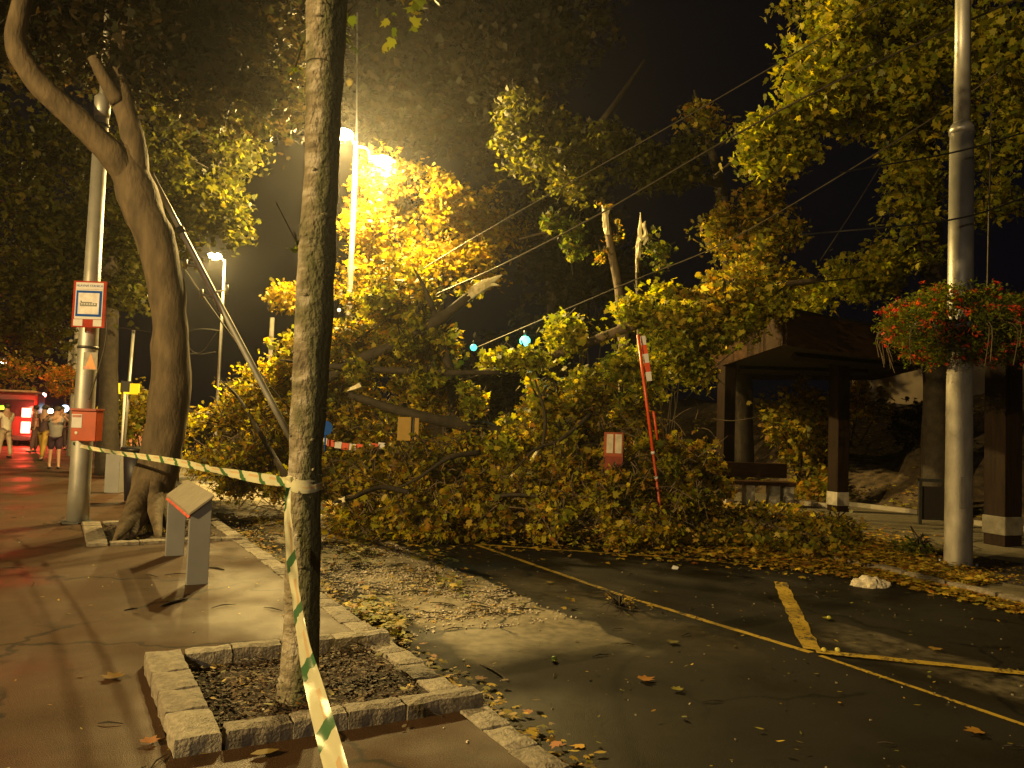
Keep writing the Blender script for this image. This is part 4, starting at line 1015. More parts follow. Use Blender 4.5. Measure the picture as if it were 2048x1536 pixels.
# big dim tree overhead
q = at(1120, 900, 25); q.z = 0
simple_tree('huge dim brown tree towering over the lamp at the top centre', q, [q, at(1120, 700, 25), at(1110, 500, 25), at(1080, 300, 25), at(1040, 100, 25)], [.5, .4, .36, .3, .2],
    [(830, 90, 23, 190, 120, 2.5, 380), (820, 220, 23.5, 160, 70, 2, 190), (1000, 240, 24, 130, 120, 2, 240), (1080, 60, 25, 170, 120, 2.5, 300), (1130, 420, 24, 120, 120, 2, 220), (600, 60, 22, 120, 100, 2, 150), (900, -90, 24, 300, 90, 2.5, 150)], 'dim', 11, .38, (.16, .28), .05, twig=.25,
    extra=[([at(1100, 420, 25), at(980, 260, 24.5), at(850, 120, 24)], [.2, .12, .05]), ([at(1100, 380, 25), at(1200, 250, 25), at(1290, 120, 26)], [.18, .12, .05])])
# middle maple: leafy band and upright limbs left of the dark gap
q = at(1490, 900, 23.5); q.z = .3
maple = simple_tree('maple with two bare upright limbs left of the dark gap in the sky', q, [q, at(1485, 700, 22.5), at(1462, 570, 20), at(1452, 450, 18.7), at(1436, 350, 18.3), at(1410, 260, 18.2), at(1388, 180, 18.2)], [.3, .2, .15, .17, .11, .06, .02],
    [     (1440, 450, 17.8, 70, 50, .8, 60), (1530, 420, 17.4, 55, 60, .7, 75), (1500, 510, 17.2, 60, 50, .7, 75), (1570, 470, 17.4, 42, 24, .6, 24), (1540, 570, 17, 60, 40, .7, 60), (1400, 240, 17.6, 40, 50, .6, 30), (1460, 620, 17, 55, 40, .7, 40)], 'mixed', 11, .18, (.10, .18), .18, twig=.45,
    extra=[([at(1455, 480, 18.5), at(1520, 420, 18), at(1535, 340, 17.8)], [.1, .06, .02]), ([at(1440, 370, 18.3), at(1300, 330, 18), at(1120, 300, 18), at(1050, 280, 18)], [.09, .06, .04, .015]), ([at(1530, 640, 18), at(1528, 520, 17.8), at(1522, 380, 17.8)], [.07, .06, .03])], bark='bark_dark', gfreq=1.4)
foliage('dim_band', maple, [(1080, 300, 18, 80, 90, 1, 120), (1040, 250, 18, 50, 60, 1, 45), (1180, 290, 17.8, 90, 45, .9, 80), (1280, 320, 17.5, 90, 45, .9, 85), (1370, 330, 17.3, 80, 42, .9, 85), (1150, 360, 18, 80, 40, .9, 50)], 'olive', 11, .18, (.10, .18), .18, twig=.4, gfreq=1.4)
# right maple with long hanging branch
q = at(1870, 930, 17.5); q.z = 0
simple_tree('big maple on the right whose lit branch sweeps down across the wires', q, [q, at(1872, 800, 17.5), at(1868, 650, 17.5), at(1862, 480, 17), at(1850, 300, 16.5), at(1830, 100, 16)], [.34, .26, .25, .24, .2, .15],
    [(1700, 60, 14.5, 120, 70, 1.2, 190), (1660, 140, 14.3, 90, 80, 1, 170), (1740, 180, 14.5, 110, 90, 1.2, 190), (1620, 230, 14.6, 80, 60, .9, 110), (1545, 265, 15, 60, 45, .8, 80), (1500, 290, 15.3, 50, 45, .7, 60), (1560, 310, 15, 60, 40, .8, 70),
     (1830, 120, 14.5, 100, 110, 1.3, 160), (1980, 100, 14, 90, 130, 1.4, 200), (1840, 280, 15, 80, 90, 1, 90), (1990, 280, 14.5, 70, 80, 1, 90), (1820, 400, 16, 50, 70, .9, 60), (1800, 500, 16.5, 60, 60, .9, 70), (1700, 560, 18, 110, 36, 1, 110), (1800, -60, 14.5, 250, 90, 2, 220), (1630, 600, 18, 60, 22, .8, 40), (1990, 420, 15, 40, 60, .8, 36)], 'lime', 11, .20, (.10, .19), .16, twig=.35,
    extra=[([at(1850, 200, 16), at(1760, 170, 15), at(1640, 230, 14.8), at(1500, 300, 15.2), at(1430, 350, 15.4)], [.12, .09, .06, .035, .015])], gfreq=1.3)
# embankment shrubs, each a plant of its own
for k, (px, py, Y, rx, ry, n, pal, lab) in enumerate([
    (1600, 850, 21.5, 70, 90, 150, 'mixed', 'leafy shrub on the slope seen between the two thin shelter posts'),
    (1715, 800, 23, 40, 50, 40, 'brown', 'pale-leaved shrub beside the beige wall on the slope'),
    (1290, 860, 23.5, 40, 40, 24, 'brown', 'low shrub on the slope left of the shelter'),
    (1640, 980, 20.5, 40, 50, 50, 'mixed', 'small bush low behind the bench'),
    (1860, 880, 21, 70, 90, 70, 'dim', 'dark shrub on the slope behind the steel pole'),
    (1030, 780, 24, 150, 150, 300, 'dim', 'dark shrub far behind the fallen branches'),
    (1180, 560, 24, 150, 130, 220, 'dim', 'dark ivy-covered bush rising behind the splintered stumps'),
    (1340, 640, 22.5, 100, 70, 90, 'dim', 'dark bush right behind the red pole'),
    (280, 830, 24, 60, 60, 90, 'mixed', 'round bush beside the yellow sign pole'),
    (40, 740, 34, 70, 40, 60, 'mixed', 'low leafy branch hanging above the red bus')]):
    q = at(px, py, Y); b = Vector((q.x, q.y, 0)); t = thing('shrub', lab, 'shrub', b, 0, 'shrubs and bushes behind the street')
    mb = MB()
    for j in range(5): mb.tube([b+Vector((random.uniform(-.2, .2), 0, 0)), b.lerp(q, .5)+Vector((random.uniform(-.3, .3), 0, 0)), q+Vector((random.uniform(-.8, .8), 0, random.uniform(0, .5)))], [.035, .025, .01], 5)
    mb.build('stems', M['bark_dark'], t)
    foliage('foliage', t, [(px, py, Y, rx, ry, .9, n)], pal, 12, .22, (.12, .22), twig=.3)

# splintered stumps
def splinter(label, base, pts, rads, tip, tr, name='broken_tree'):
    t = thing(name, label, 'broken tree', base)
    mb = MB(); limb(mb, pts, rads, 12, .15); mb.build('trunk', M['bark'], t)
    rn = random.Random(len(label))
    for k, tp in enumerate(tip):
        mb = MB(); n = len(tp)
        P = [Vector(p) for p in tp]; mb.tube(smooth_path(P, 4), lerp_r(tr[k], (n-1)*4+1), 6, smooth=False, bump=.5, bfreq=9)
        mb.build('splinter', M['wood_raw'], t)
    return t
Y = 17.2
q = at(1246, 700, Y); q.z = ROADZ
t = splinter('tall broken stump with a ragged pale tip, left of the two splintered ones', q, [q, at(1250, 760, Y), at(1240, 600, Y), at(1226, 520, Y), at(1214, 450, Y)], [.2, .15, .10, .09, .07],
   [[at(1214, 470, Y-.05), at(1210, 430, Y-.05), at(1204, 410, Y)], [at(1207, 455, Y-.06), at(1214, 425, Y-.06), at(1222, 415, Y)]], [[.06, .07, .015], [.03, .05, .008]])
foliage('foliage', t, [(1210, 415, Y, 12, 8, .1, 4), (1205, 500, Y, 10, 30, .1, 7), (1236, 470, Y, 4, 30, .06, 6)], 'mixed', 5, .07, (.08, .13), twig=.6)
q = at(1278, 700, 16.4); q.z = ROADZ
t = splinter('dark snapped stem topped by a long bright torn splinter, right of the two stumps', q, [q, at(1279, 760, 16.4), at(1277, 600, 16.4), at(1275, 520, 16.4)], [.09, .07, .055, .05],
   [[at(1275, 545, 16.35), at(1276, 500, 16.35), at(1280, 470, 16.35), at(1281, 425, 16.35)], [at(1280, 480, 16.3), at(1291, 470, 16.3), at(1288, 450, 16.3), at(1291, 442, 16.3)], [at(1287, 490, 16.33), at(1293, 478, 16.3), at(1294, 465, 16.3)]], [[.03, .06, .05, .01], [.05, .055, .04, .01], [.02, .04, .01]])
foliage('foliage', t, [(1310, 500, 16.6, 28, 40, .4, 22), (1285, 620, 16.3, 16, 28, .2, 12)], 'green', 8, .13, (.09, .15), twig=.5)
q = at(1125, 470, 14.5)
t = thing('broken_sprig', 'leafy broken sprig caught on the wire left of the stumps', 'branch', q)
mb = MB(); limb(mb, [at(1040, 478, 14.5), at(1090, 465, 14.5), at(1130, 455, 14.5), at(1150, 500, 14.5)], [.012, .02, .03, .015], 6, .1); mb.build('stem', M['bark'], t)
foliage('leaves', t, [(1100, 440, 14.5, 24, 22, .2, 14), (1140, 460, 14.5, 26, 26, .25, 18), (1148, 500, 14.4, 22, 24, .2, 12)], 'green', 6, .09, (.09, .16), twig=.6)

# =================================================================== FALLEN TREE
FT = at(900, 1000, 15.5); FT.z = ROADZ
ft = thing('fallen_tree', 'great fallen tree filling the road with olive and brown leaves behind the slender trunk', 'fallen tree', FT)
atf = lambda x, y, Y: at(x, y, Y-.8)
limbs = [([atf(940, 592, 14.6), atf(870, 645, 14.6), atf(790, 690, 14.7), atf(690, 735, 15), atf(600, 800, 15.5)], [.10, .13, .13, .12, .09]),
 ([atf(905, 900, 15.2), atf(905, 780, 15), atf(885, 680, 14.9), atf(855, 590, 14.8), atf(830, 540, 14.8)], [.17, .13, .09, .06, .02]),
 ([atf(1000, 745, 14.2), atf(880, 745, 14.3), atf(770, 740, 14.5), atf(640, 730, 15), atf(560, 720, 15.5)], [.05, .07, .08, .06, .02]),
 ([atf(1250, 960, 15.8), atf(1120, 900, 15.2), atf(980, 860, 14.8), atf(830, 830, 14.6), atf(700, 790, 15)], [.19, .18, .16, .12, .08]),
 ([atf(960, 905, 13.4), atf(900, 915, 13.2), atf(830, 960, 13.0), atf(770, 985, 12.9)], [.06, .045, .03, .01]),
 ([atf(820, 985, 12.9), atf(760, 975, 12.8), atf(700, 998, 12.4), atf(668, 1004, 12.2)], [.06, .045, .035, .025]),
 ([atf(1180, 830, 14), atf(1120, 880, 13.7), atf(1070, 900, 13.5), atf(1010, 960, 13.2)], [.05, .04, .03, .01]),
 ([atf(1070, 760, 14), atf(1090, 830, 13.8), atf(1085, 900, 13.6)], [.02, .035, .03]),
 ([atf(600, 1000, 13.8), atf(540, 900, 14.5), atf(480, 800, 15.5), atf(440, 760, 16)], [.08, .06, .04, .015]),
 ([atf(1350, 1010, 14.2), atf(1290, 960, 14.5), atf(1200, 900, 14.8), atf(1130, 800, 15)], [.07, .07, .05, .02]),
 ([atf(1440, 1010, 14.5), atf(1380, 990, 14.5), atf(1320, 950, 14.8)], [.03, .04, .05]),
 ([atf(930, 1010, 13.2), atf(1010, 990, 13), atf(1100, 1000, 12.8), atf(1180, 1060, 12.4)], [.04, .04, .03, .01])]
for p_, r_ in limbs:
    mb = MB(); limb(mb, p_, [q_*.78 for q_ in r_], 10, .2); mb.build('limb', M['bark_dark'], ft)
# torn pale end of the upper limb
mb = MB(); L1 = at(938, 594, 13.8)
for k, (e, r_) in enumerate((((1004, 550), .05), ((998, 570), .03), ((975, 556), .03))):
    mb.tube(smooth_path([at(932, 598, 13.8), at(955, 575 if k != 1 else 580, 13.78), at(980, 562 if k != 1 else 570, 13.8), at(*e, 13.8)], 4), lerp_r([.085, .08, r_+.015, .008], 13), 7, smooth=False, bump=.35, bfreq=8)
mb.build('torn_end', M['wood_raw'], ft)
for (x0, y0, x1, y1, Yk, r_) in ((672, 1004, 690, 1000, 11.5, .045), (1010, 962, 1030, 950, 12.6, .03), (1268, 952, 1236, 968, 14.3, .09), (1075, 905, 1062, 922, 12.8, .03), (700, 782, 722, 770, 14.0, .06), (1444, 1012, 1420, 1008, 13.6, .03)):
    mb = MB()
    for q_ in range(3):
        j_ = Vector((random.uniform(-.04, .04), 0, random.uniform(-.03, .05)))
        mb.tube([at(x1, y1, Yk), at((x0+x1)/2, (y0+y1)/2, Yk)+j_*.5, at(x0, y0, Yk)+j_*1.6], [r_, r_*.7, .004], 5, smooth=False, bump=.4, bfreq=11)
    mb.build('torn_end', M['wood_raw'], ft)
pu_up = [(760, 620, 15, 70, 50, .8, 90), (830, 600, 14.8, 60, 70, .8, 90), (700, 690, 15, 70, 60, .9, 110), (800, 700, 14.8, 80, 50, .9, 120), (893, 700, 14.6, 46, 42, .7, 70), (860, 770, 14.6, 70, 45, .8, 80),
  (700, 790, 15, 60, 60, .9, 90), (600, 700, 16, 60, 60, 1, 80), (770, 545, 15.3, 30, 40, .6, 18), (935, 575, 14.5, 16, 14, .3, 7), (1130, 780, 14.4, 60, 50, .8, 70), (1200, 790, 14.6, 50, 50, .7, 50), (1240, 850, 15, 40, 60, .7, 30)]
foliage('upper_foliage', ft, pu_up, 'mixed', 12, .16, (.08, .17), .2, twig=.6, gfreq=1.7)
pu_lo = [(480, 850, 16, 90, 70, 1.2, 150), (430, 900, 15.8, 60, 60, 1, 90), (530, 780, 16.3, 70, 60, 1, 120), (560, 880, 14.8, 70, 80, 1, 140), (520, 950, 14.2, 90, 40, .9, 110), (700, 880, 14.5, 70, 70, 1, 130), (760, 940, 13.8, 90, 60, 1, 160), (700, 990, 12.9, 60, 40, .7, 80),
  (860, 930, 13.8, 80, 60, 1, 150), (960, 920, 13.6, 90, 70, 1, 170), (1060, 900, 13.8, 80, 60, 1, 140), (1000, 1000, 12.9, 110, 55, .9, 170), (860, 1010, 12.7, 90, 45, .8, 130), (1120, 960, 13.4, 90, 70, 1, 160), (1200, 960, 13.6, 80, 60, .9, 130), (1290, 960, 14, 70, 70, .9, 120), (1150, 1030, 12.6, 90, 40, .8, 120), (1290, 1030, 12.8, 80, 40, .8, 110), (1390, 960, 14.4, 50, 50, .8, 90), (1390, 1020, 13.6, 70, 36, .7, 90), (600, 760, 16, 60, 70, 1, 80)]
pu_lo += [(900, 1050, 12.3, 150, 12, .7, 60), (1100, 1055, 12.2, 160, 10, .7, 60), (1300, 1064, 12.1, 120, 14, .7, 70), (720, 1030, 12.4, 70, 16, .6, 50), (1180, 1010, 12.7, 160, 26, .6, 90), (950, 1020, 12.6, 160, 22, .6, 90)]
pu_lo = [(a, b, c, d, e, f, int(g*1.0)) for a, b, c, d, e, f, g in pu_lo]
foliage('lower_foliage', ft, pu_lo, 'brown', 13, .14, (.055, .13), .27, floor=ROADZ+.02, twig=1, gfreq=1.9, bark='bark')
foliage('green_sprays', ft, [(680, 960, 13.4, 50, 50, .6, 50), (1250, 1010, 12.9, 50, 60, .6, 50), (1110, 830, 13.9, 70, 50, .7, 50), (1380, 930, 14.2, 50, 60, .7, 60), (1000, 1030, 12.5, 60, 26, .5, 24), (1420, 980, 14, 34, 40, .5, 30), (900, 1050, 12.1, 60, 16, .4, 20)], 'mixed', 11, .15, (.09, .16), floor=ROADZ+.02, twig=.5)

# sprays standing proud of the heap
rn = random.Random(21); sp = {'brown': [], 'mixed': [], 'lime': []}
for k in range(110):
    px = rn.uniform(440, 1400); base = 1010 if px > 640 else 960
    py = rn.uniform(780 if 560 < px < 1300 else 880, base+20); Yd = 15.2-(py-780)/240*2.9+(0.9 if px < 620 else 0)+(0.6 if px > 1300 else 0)
    sp[rn.choice(['brown', 'brown', 'mixed', 'lime' if px > 1050 or py < 850 else 'mixed'])].append((px, py, Yd-.35, rn.uniform(14, 34), rn.uniform(12, 30), .25, rn.randint(7, 16)))
sp['mixed'] += [(815, 915, 12.7, 36, 20, .2, 16), (1141, 915, 12.75, 36, 20, .2, 16)]; sp['brown'] += [(815, 940, 12.7, 40, 24, .25, 22), (1141, 945, 12.75, 40, 24, .25, 22), (1226, 955, 12.45, 30, 18, .15, 12)]
for k_, v_ in sp.items(): foliage('sprays', ft, v_, k_, 9, .10, (.07, .15), floor=ROADZ+.02, twig=1, tw_r=.010, bark='bark')
mb = MB()
for k in range(130):
    px = rn.uniform(420, 1430); py = rn.uniform(820, 1030); Yd = 15.2-(py-780)/240*2.9+(0.9 if px < 620 else 0)
    c = at(px, py, Yd-.25); a_ = rn.uniform(0, 6.28); l = rn.uniform(.25, .8); e = c+Vector((math.cos(a_)*l, -abs(math.sin(a_))*l*.5, rn.uniform(-.25, .4)))
    m_ = c.lerp(e, .5)+Vector((rn.gauss(0, .05), 0, rn.gauss(.05, .06)))
    mb.tube(smooth_path([c, m_, e], 3), lerp_r([.014, .009, .003], 7), 5, cap=False)
o = mb.build('bare_twigs', M['bark'], ft); o['kind'] = 'stuff'

foliage('bright_sprays', ft, [(760, 600, 13.9, 30, 22, .25, 16), (700, 660, 14, 34, 26, .25, 20), (840, 620, 13.8, 30, 34, .25, 20), (800, 680, 13.7, 40, 20, .25, 22), (890, 660, 13.7, 26, 24, .2, 16), (720, 740, 13.9, 36, 18, .25, 18), (850, 760, 13.6, 36, 22, .25, 20), (940, 800, 13.6, 22, 26, .2, 12), (1080, 800, 13.5, 34, 28, .25, 20), (1170, 760, 13.5, 34, 24, .25, 20), (1240, 800, 13.7, 28, 26, .25, 14), (640, 800, 14.2, 34, 34, .3, 20), (1120, 860, 13.2, 40, 20, .2, 20), (990, 890, 13.0, 40, 16, .2, 18), (1350, 930, 13.4, 34, 30, .25, 20)], 'lime', 10, .11, (.08, .16), .1, twig=.8, gfreq=2)
# long leafy bough lying on the shelter roof
q = at(1500, 640, 14.2)
bo = thing('fallen_bough', 'long leafy bough lying over the left end of the shelter roof', 'fallen branch', q)
mb = MB(); limb(mb, [at(1640, 560, 15), at(1500, 580, 14.6), at(1380, 618, 14.3), at(1270, 650, 14.2), at(1150, 695, 14.2), at(1020, 735, 14.3), at(920, 745, 14.4)], [.05, .07, .085, .09, .08, .05, .03], 10, .12); mb.build('stem', M['bark'], bo)
mb = MB(); limb(mb, [at(1380, 618, 14.3), at(1450, 620, 14), at(1530, 640, 13.7)], [.05, .03, .01], 7, .1); mb.build('side_branch', M['bark'], bo)
foliage('foliage', bo, [(1520, 600, 14.2, 60, 36, .7, 110), (1440, 640, 14, 70, 46, .7, 140), (1350, 660, 14, 60, 50, .7, 110), (1370, 700, 14, 50, 44, .6, 80), (1290, 620, 14.3, 60, 32, .6, 60), (1325, 590, 14.4, 20, 28, .3, 16), (1060, 716, 14, 80, 12, .4, 45), (1170, 680, 14.2, 60, 22, .5, 50), (1130, 655, 14.3, 50, 22, .5, 30), (1310, 760, 14.3, 50, 36, .6, 50), (1240, 730, 14.4, 50, 40, .6, 50), (1500, 640, 13.7, 16, 18, .3, 10), (1390, 750, 14.4, 40, 30, .5, 40), (990, 715, 14, 30, 14, .3, 12)], 'lime', 12, .15, (.08, .16), .10, twig=.5, gfreq=1.8)
foliage('drooping_leaves', bo, [(1440, 600, 14, 90, 26, .6, 60), (1470, 560, 14.3, 70, 26, .6, 40), (1380, 640, 13.8, 70, 30, .5, 50)], 'mixed', 10, .14, (.09, .16), twig=.4)

# leafy branches on the ground at right
gb = thing('fallen_branch', 'low leafy branch spread over the right pavement in front of the middle shelter post', 'fallen branch', G(1560, 1060))
mb = MB(); limb(mb, [G(1350, 1040)+Vector((0, 0, .15)), G(1480, 1065)+Vector((0, 0, .2)), G(1600, 1085)+Vector((0, 0, .15)), G(1700, 1100)+Vector((0, 0, .05))], [.04, .04, .03, .01], 7, .1); mb.build('stem', M['bark'], gb)
foliage('foliage', gb, [(1540, 1040, 14, 110, 26, .9, 110), (1650, 1060, 13, 80, 26, .8, 70), (1480, 1070, 13, 120, 24, .9, 110), (1600, 1090, 12.2, 110, 20, .8, 90), (1420, 1080, 12.7, 90, 22, .7, 70)], 'mixed', 12, .13, (.07, .13), floor=0.0, twig=.35)
sb = thing('fallen_sprig', 'small green sprig lying beside the foot of the right steel pole', 'twig', G(1830, 1105))
foliage('leaves', sb, [(1830, 1092, 11.6, 34, 12, .3, 22)], 'green', 7, .07, (.05, .10), floor=0.0, twig=.4)

# =================================================================== LITTER
def ground_pt(): pass
def litter(name, pts, size, pal='litter', kind='maple', label=None):
    o = leaves_mesh(name, pts, size, pal, M['litter'], None, kind, .75); return o
def zone(n, poly_fn, z):
    P = []; k = 0
    while len(P) < n and k < n*40:
        k += 1; p = poly_fn()
        if p is None: continue
        P.append((p.x, p.y, z+random.random()**2*.07))
    return P
def near(p, lst):
    return any((p.x-a)**2+(p.y-b)**2 < r*r for a, b, r in lst)
# heavy carpet: front of the pile and along the right kerb
def carpet():
    s_ = random.uniform(4.2, 14.5); tk = rk(s_)
    t_ = tk - abs(random.gauss(0, 1))*(.16+max(0, s_-6.2)*.36)+random.uniform(-.1, .12)
    if t_ < 3: return None
    return W(s_, t_)
def overkerb():
    s_ = random.uniform(6.9, 14); return W(s_, rk(s_)+random.uniform(-.25, .3))
litter('leaf_litter', zone(2600, overkerb, .03), (.06, .14), 'litter')
def carpet2():
    p = G(random.uniform(650, 1500), 1000+abs(random.gauss(0, 1))*38, ROADZ)
    return p if p.y > 10.5 else None
def carpet3():
    s_ = random.uniform(5.5, 14); t_ = rk(s_)+abs(random.gauss(0, 1))*(.25+max(0, s_-5.5)*.32)
    return W(s_, t_) if t_ < 13.6 else None
litter('leaf_litter', zone(11000, carpet, ROADZ+.012), (.05, .13))
litter('leaf_litter', zone(9000, carpet2, ROADZ+.012), (.05, .13))
litter('leaf_litter', zone(10500, carpet3, .014), (.05, .12))
def slope():
    s_ = random.uniform(4, 24); t_ = random.uniform(17, 27); h = 3.0*(1-math.exp(-(t_-17)/5)); p = W(s_, t_); return Vector((p.x, p.y, h))
P = []
for _ in range(9000):
    p = slope(); s_ = p.x*DS.x+p.y*DS.y; t_ = p.x*DT.x+p.y*DT.y
    h = p.z+.02*(t_-17)+.7*noise.noise(Vector((s_*.5, t_*.5, 0)))*min(1, (t_-17)/2)+.3*noise.noise(Vector((s_*1.6, t_*1.6, 3)))*min(1, (t_-17))
    if noise.noise(p*.7) > -.1: P.append((p.x, p.y, h+.05+random.random()*.08))
litter('leaf_litter', P, (.08, .17), 'brown')
def onstrip():
    s_ = 6.3+abs(random.gauss(0, 1))*3.5; t_ = random.uniform(2.5, 4.4)
    if noise.noise(W(s_, t_)*1.3) < -.02 and random.random() < .85: return None
    return W(s_, t_)
litter('leaf_litter', zone(420, onstrip, ROADZ+.010), (.03, .085))
def bykerb():
    s_ = random.uniform(3, 13); return W(s_, 2.42+abs(random.gauss(0, .14)))
litter('leaf_litter', zone(900, bykerb, ROADZ+.012), (.03, .09))
P = []
for (px, py, rx, ry, n) in ((745, 1235, 50, 30, 260), (790, 1270, 20, 14, 70), (860, 1120, 40, 12, 60), (900, 1180, 60, 14, 70), (700, 1110, 60, 26, 200), (560, 1040, 90, 26, 300), (720, 1085, 40, 14, 80), (470, 1010, 60, 14, 120)):
    for _ in range(n):
        p = G(px+random.gauss(0, rx*.5), py+random.gauss(0, ry*.5), ROADZ)
        s_, t_ = p.x*DS.x+p.y*DS.y, p.x*DT.x+p.y*DT.y
        if t_ > 2.36: P.append((p.x, p.y, ROADZ+.02+random.random()*.12))
litter('leaf_clumps', P, (.05, .12), 'mixed')
def road_any():
    return W(random.uniform(1.5, 11), random.uniform(2.5, 9.3))
litter('scattered_leaves', zone(520, road_any, ROADZ+.012), (.018, .06), 'mixed', 'oval')
def pave_any(): return W(random.uniform(2, 16)**1.0, random.uniform(-4, 2.1))
litter('scattered_leaves', zone(420, pave_any, .006), (.015, .05), 'litter', 'oval')
def beds():
    return W(random.uniform(4.5, 5.85), random.uniform(.85, 2.15)) if random.random() < .6 else W(random.uniform(11.4, 13.4), random.uniform(.5, 2.1))
litter('mulch', zone(3600, beds, -.01), (.015, .05), 'mulch', 'oval')
litter('scattered_leaves', zone(70, beds, .012), (.03, .08), 'litter', 'oval')
def rbed(): return W(random.uniform(3.6, 8.1), random.uniform(10.0, 11.9))
litter('leaf_litter', zone(900, rbed, .012), (.03, .08), 'litter')
# pale grit, broken bits and twigs
def bits(name, fn, n, size, m_, z, sticks=False, seed=1):
    mb = MB(); k = 0
    for _ in range(n*4):
        if k >= n: break
        p = fn()
        if p is None: continue
        k += 1; r = random.uniform(*size)
        if sticks:
            a = random.uniform(0, math.pi); d = Vector((math.cos(a), math.sin(a), 0))*r; c = Vector((p.x, p.y, z+.008))
            mb.tube([c-d, c+Vector((random.gauss(0, .1)*r, random.gauss(0, .1)*r, .01)), c+d], [.003, .005+.03*r*.2, .002], 4, cap=False)
        else:
            mb.box((p.x, p.y, z+r*.3), (r, r*random.uniform(.5, 1), r*.6), Matrix.Rotation(random.uniform(0, 3), 3, 'Z'), jit=r*.18)
    return tag(mb.build(name, m_), kind='stuff')
grit_m = mat('pale_grit', (.42, .36, .27), .55, var=.4, scale=30)
bits('grit', onstrip, 5200, (.006, .024), grit_m, ROADZ)
bits('grit', road_any, 260, (.005, .014), mat('dull_grit', (.20, .17, .12), .6), ROADZ)
bits('grit', pave_any, 70, (.005, .016), grit_m, 0)
bits('small_twigs', onstrip, 240, (.04, .16), M['bark_dark'], ROADZ, True)
bits('small_twigs', road_any, 60, (.03, .12), M['bark_dark'], ROADZ, True)
bits('small_twigs', pave_any, 50, (.04, .12), M['bark_dark'], 0, True)
bits('mulch_chips', beds, 1500, (.008, .028), mat('mulch_chip', (.06, .035, .018), .8, var=.5, scale=20), -.012)

# leaves one can point at
def one_leaf(px, py, z, size, col, label, rz=None, cat='leaf', grp='single leaves lying on the asphalt'):
    q = G(px, py, z); tv, tf = leaf_template('oval' if 'narrow' in label or 'fruit' in label else 'maple')
    me = bpy.data.meshes.new('fallen_leaf'); a = random.uniform(0, 6.28) if rz is None else rz
    me.from_pydata([((v[0]*math.cos(a)-v[1]*math.sin(a))*size, (v[0]*math.sin(a)+v[1]*math.cos(a))*size, .02+v[2]*size*-.35) for v in tv], [], tf)
    at_ = me.attributes.new('leaf_colour', 'FLOAT_COLOR', 'FACE'); at_.data.foreach_set('color', [*col, 1]*len(tf))
    me.materials.append(M['litter']); o = bpy.data.objects.new('fallen_leaf', me); link(o); o.location = q
    return tag(o, label, cat, grp)
for (px, py, z, s_, c, l) in [
  (1292, 1363, ROADZ, .13, (.30, .13, .02), 'orange leaf lying alone on the dark road below the long yellow line'),
  (1949, 1468, ROADZ, .12, (.30, .15, .02), 'orange-brown leaf near the lower right corner of the road'),
  (1200, 1512, ROADZ, .08, (.40, .28, .05), 'small narrow yellow leaf at the bottom edge of the road'),
  (1355, 1383, ROADZ, .09, (.20, .18, .03), 'dull yellow-green leaf on the road right below the orange one'),
  (1108, 1325, ROADZ, .06, (.20, .30, .03), 'small narrow bright green leaf on the road left of the orange one'),
  (960, 1362, ROADZ, .09, (.30, .13, .02), 'orange leaf lying beside the granite kerb stones of the near bed'),
  (1870, 1302, ROADZ, .12, (.25, .15, .03), 'brown leaf between the yellow lines on the right'),
  (1655, 1240, ROADZ, .10, (.22, .20, .02), 'yellow-green leaf just right of the thick yellow dash'),
  (1345, 1288, ROADZ, .11, (.14, .12, .03), 'olive leaf on the road below the twig tuft'),
  (1100, 1168, ROADZ, .09, (.26, .20, .03), 'yellowish leaf beside the long yellow line on the left'),
  (225, 1358, 0, .14, (.20, .12, .03), 'brown curled leaf on the pavement left of the near bed'),
  (300, 1488, 0, .10, (.30, .11, .02), 'orange leaf at the left foot of the granite border'),
  (530, 1512, 0, .15, (.26, .18, .05), 'narrow curled yellow leaf on the pavement below the granite border'),
  (345, 1203, 0, .16, (.07, .05, .02), 'dark crumpled leaf on the pavement in front of the info board')]:
    one_leaf(px, py, z, s_, c, l)
# green walnuts / horse-chestnut husks on the road
for (px, py, c, l) in [(1648, 1305, (.45, .38, .05), 'pale yellow husk lying on the end of the thick yellow dash'), (1675, 1305, (.5, .45, .1), 'pale husk just right of the thick yellow dash'), (1108, 1323, (.22, .34, .03), 'bright green husk on the dark road left of the orange leaf'), (1658, 1240, (.35, .34, .04), 'yellow-green husk right of the thick yellow dash')]:
    q = G(px, py, ROADZ); mb = MB(); mb.ball((0, 0, .022), .024, 10, (1, 1, .85)); o = mb.build('husk', mat('husk', c, .5, var=.15)); o.location = q; tag(o, l, 'fruit husk', 'round husks on the road')
# tuft of twigs on the road
q = G(1240, 1215, ROADZ); t = thing('twig_tuft', 'tuft of dark twigs and a few leaves standing on the long yellow line', 'twig', q)
mb = MB()
for k in range(16):
    a = random.uniform(0, 6.28); l = random.uniform(.12, .38)
    mb.tube([q+Vector((0, 0, .02)), q+Vector((math.cos(a)*l*.5, math.sin(a)*l*.5, .06+random.random()*.1)), q+Vector((math.cos(a)*l, math.sin(a)*l, random.random()*.16))], [.008, .005, .002], 4)
mb.build('twigs', M['bark_dark'], t)
C = [tuple(q+Vector((random.gauss(0, .15), random.gauss(0, .15), .06))) for _ in range(8)]
leaves_mesh('leaves', spread(C, 2, .04), (.04, .09), 'litter', M['litter'], t, 'maple', .3, tuple(q))
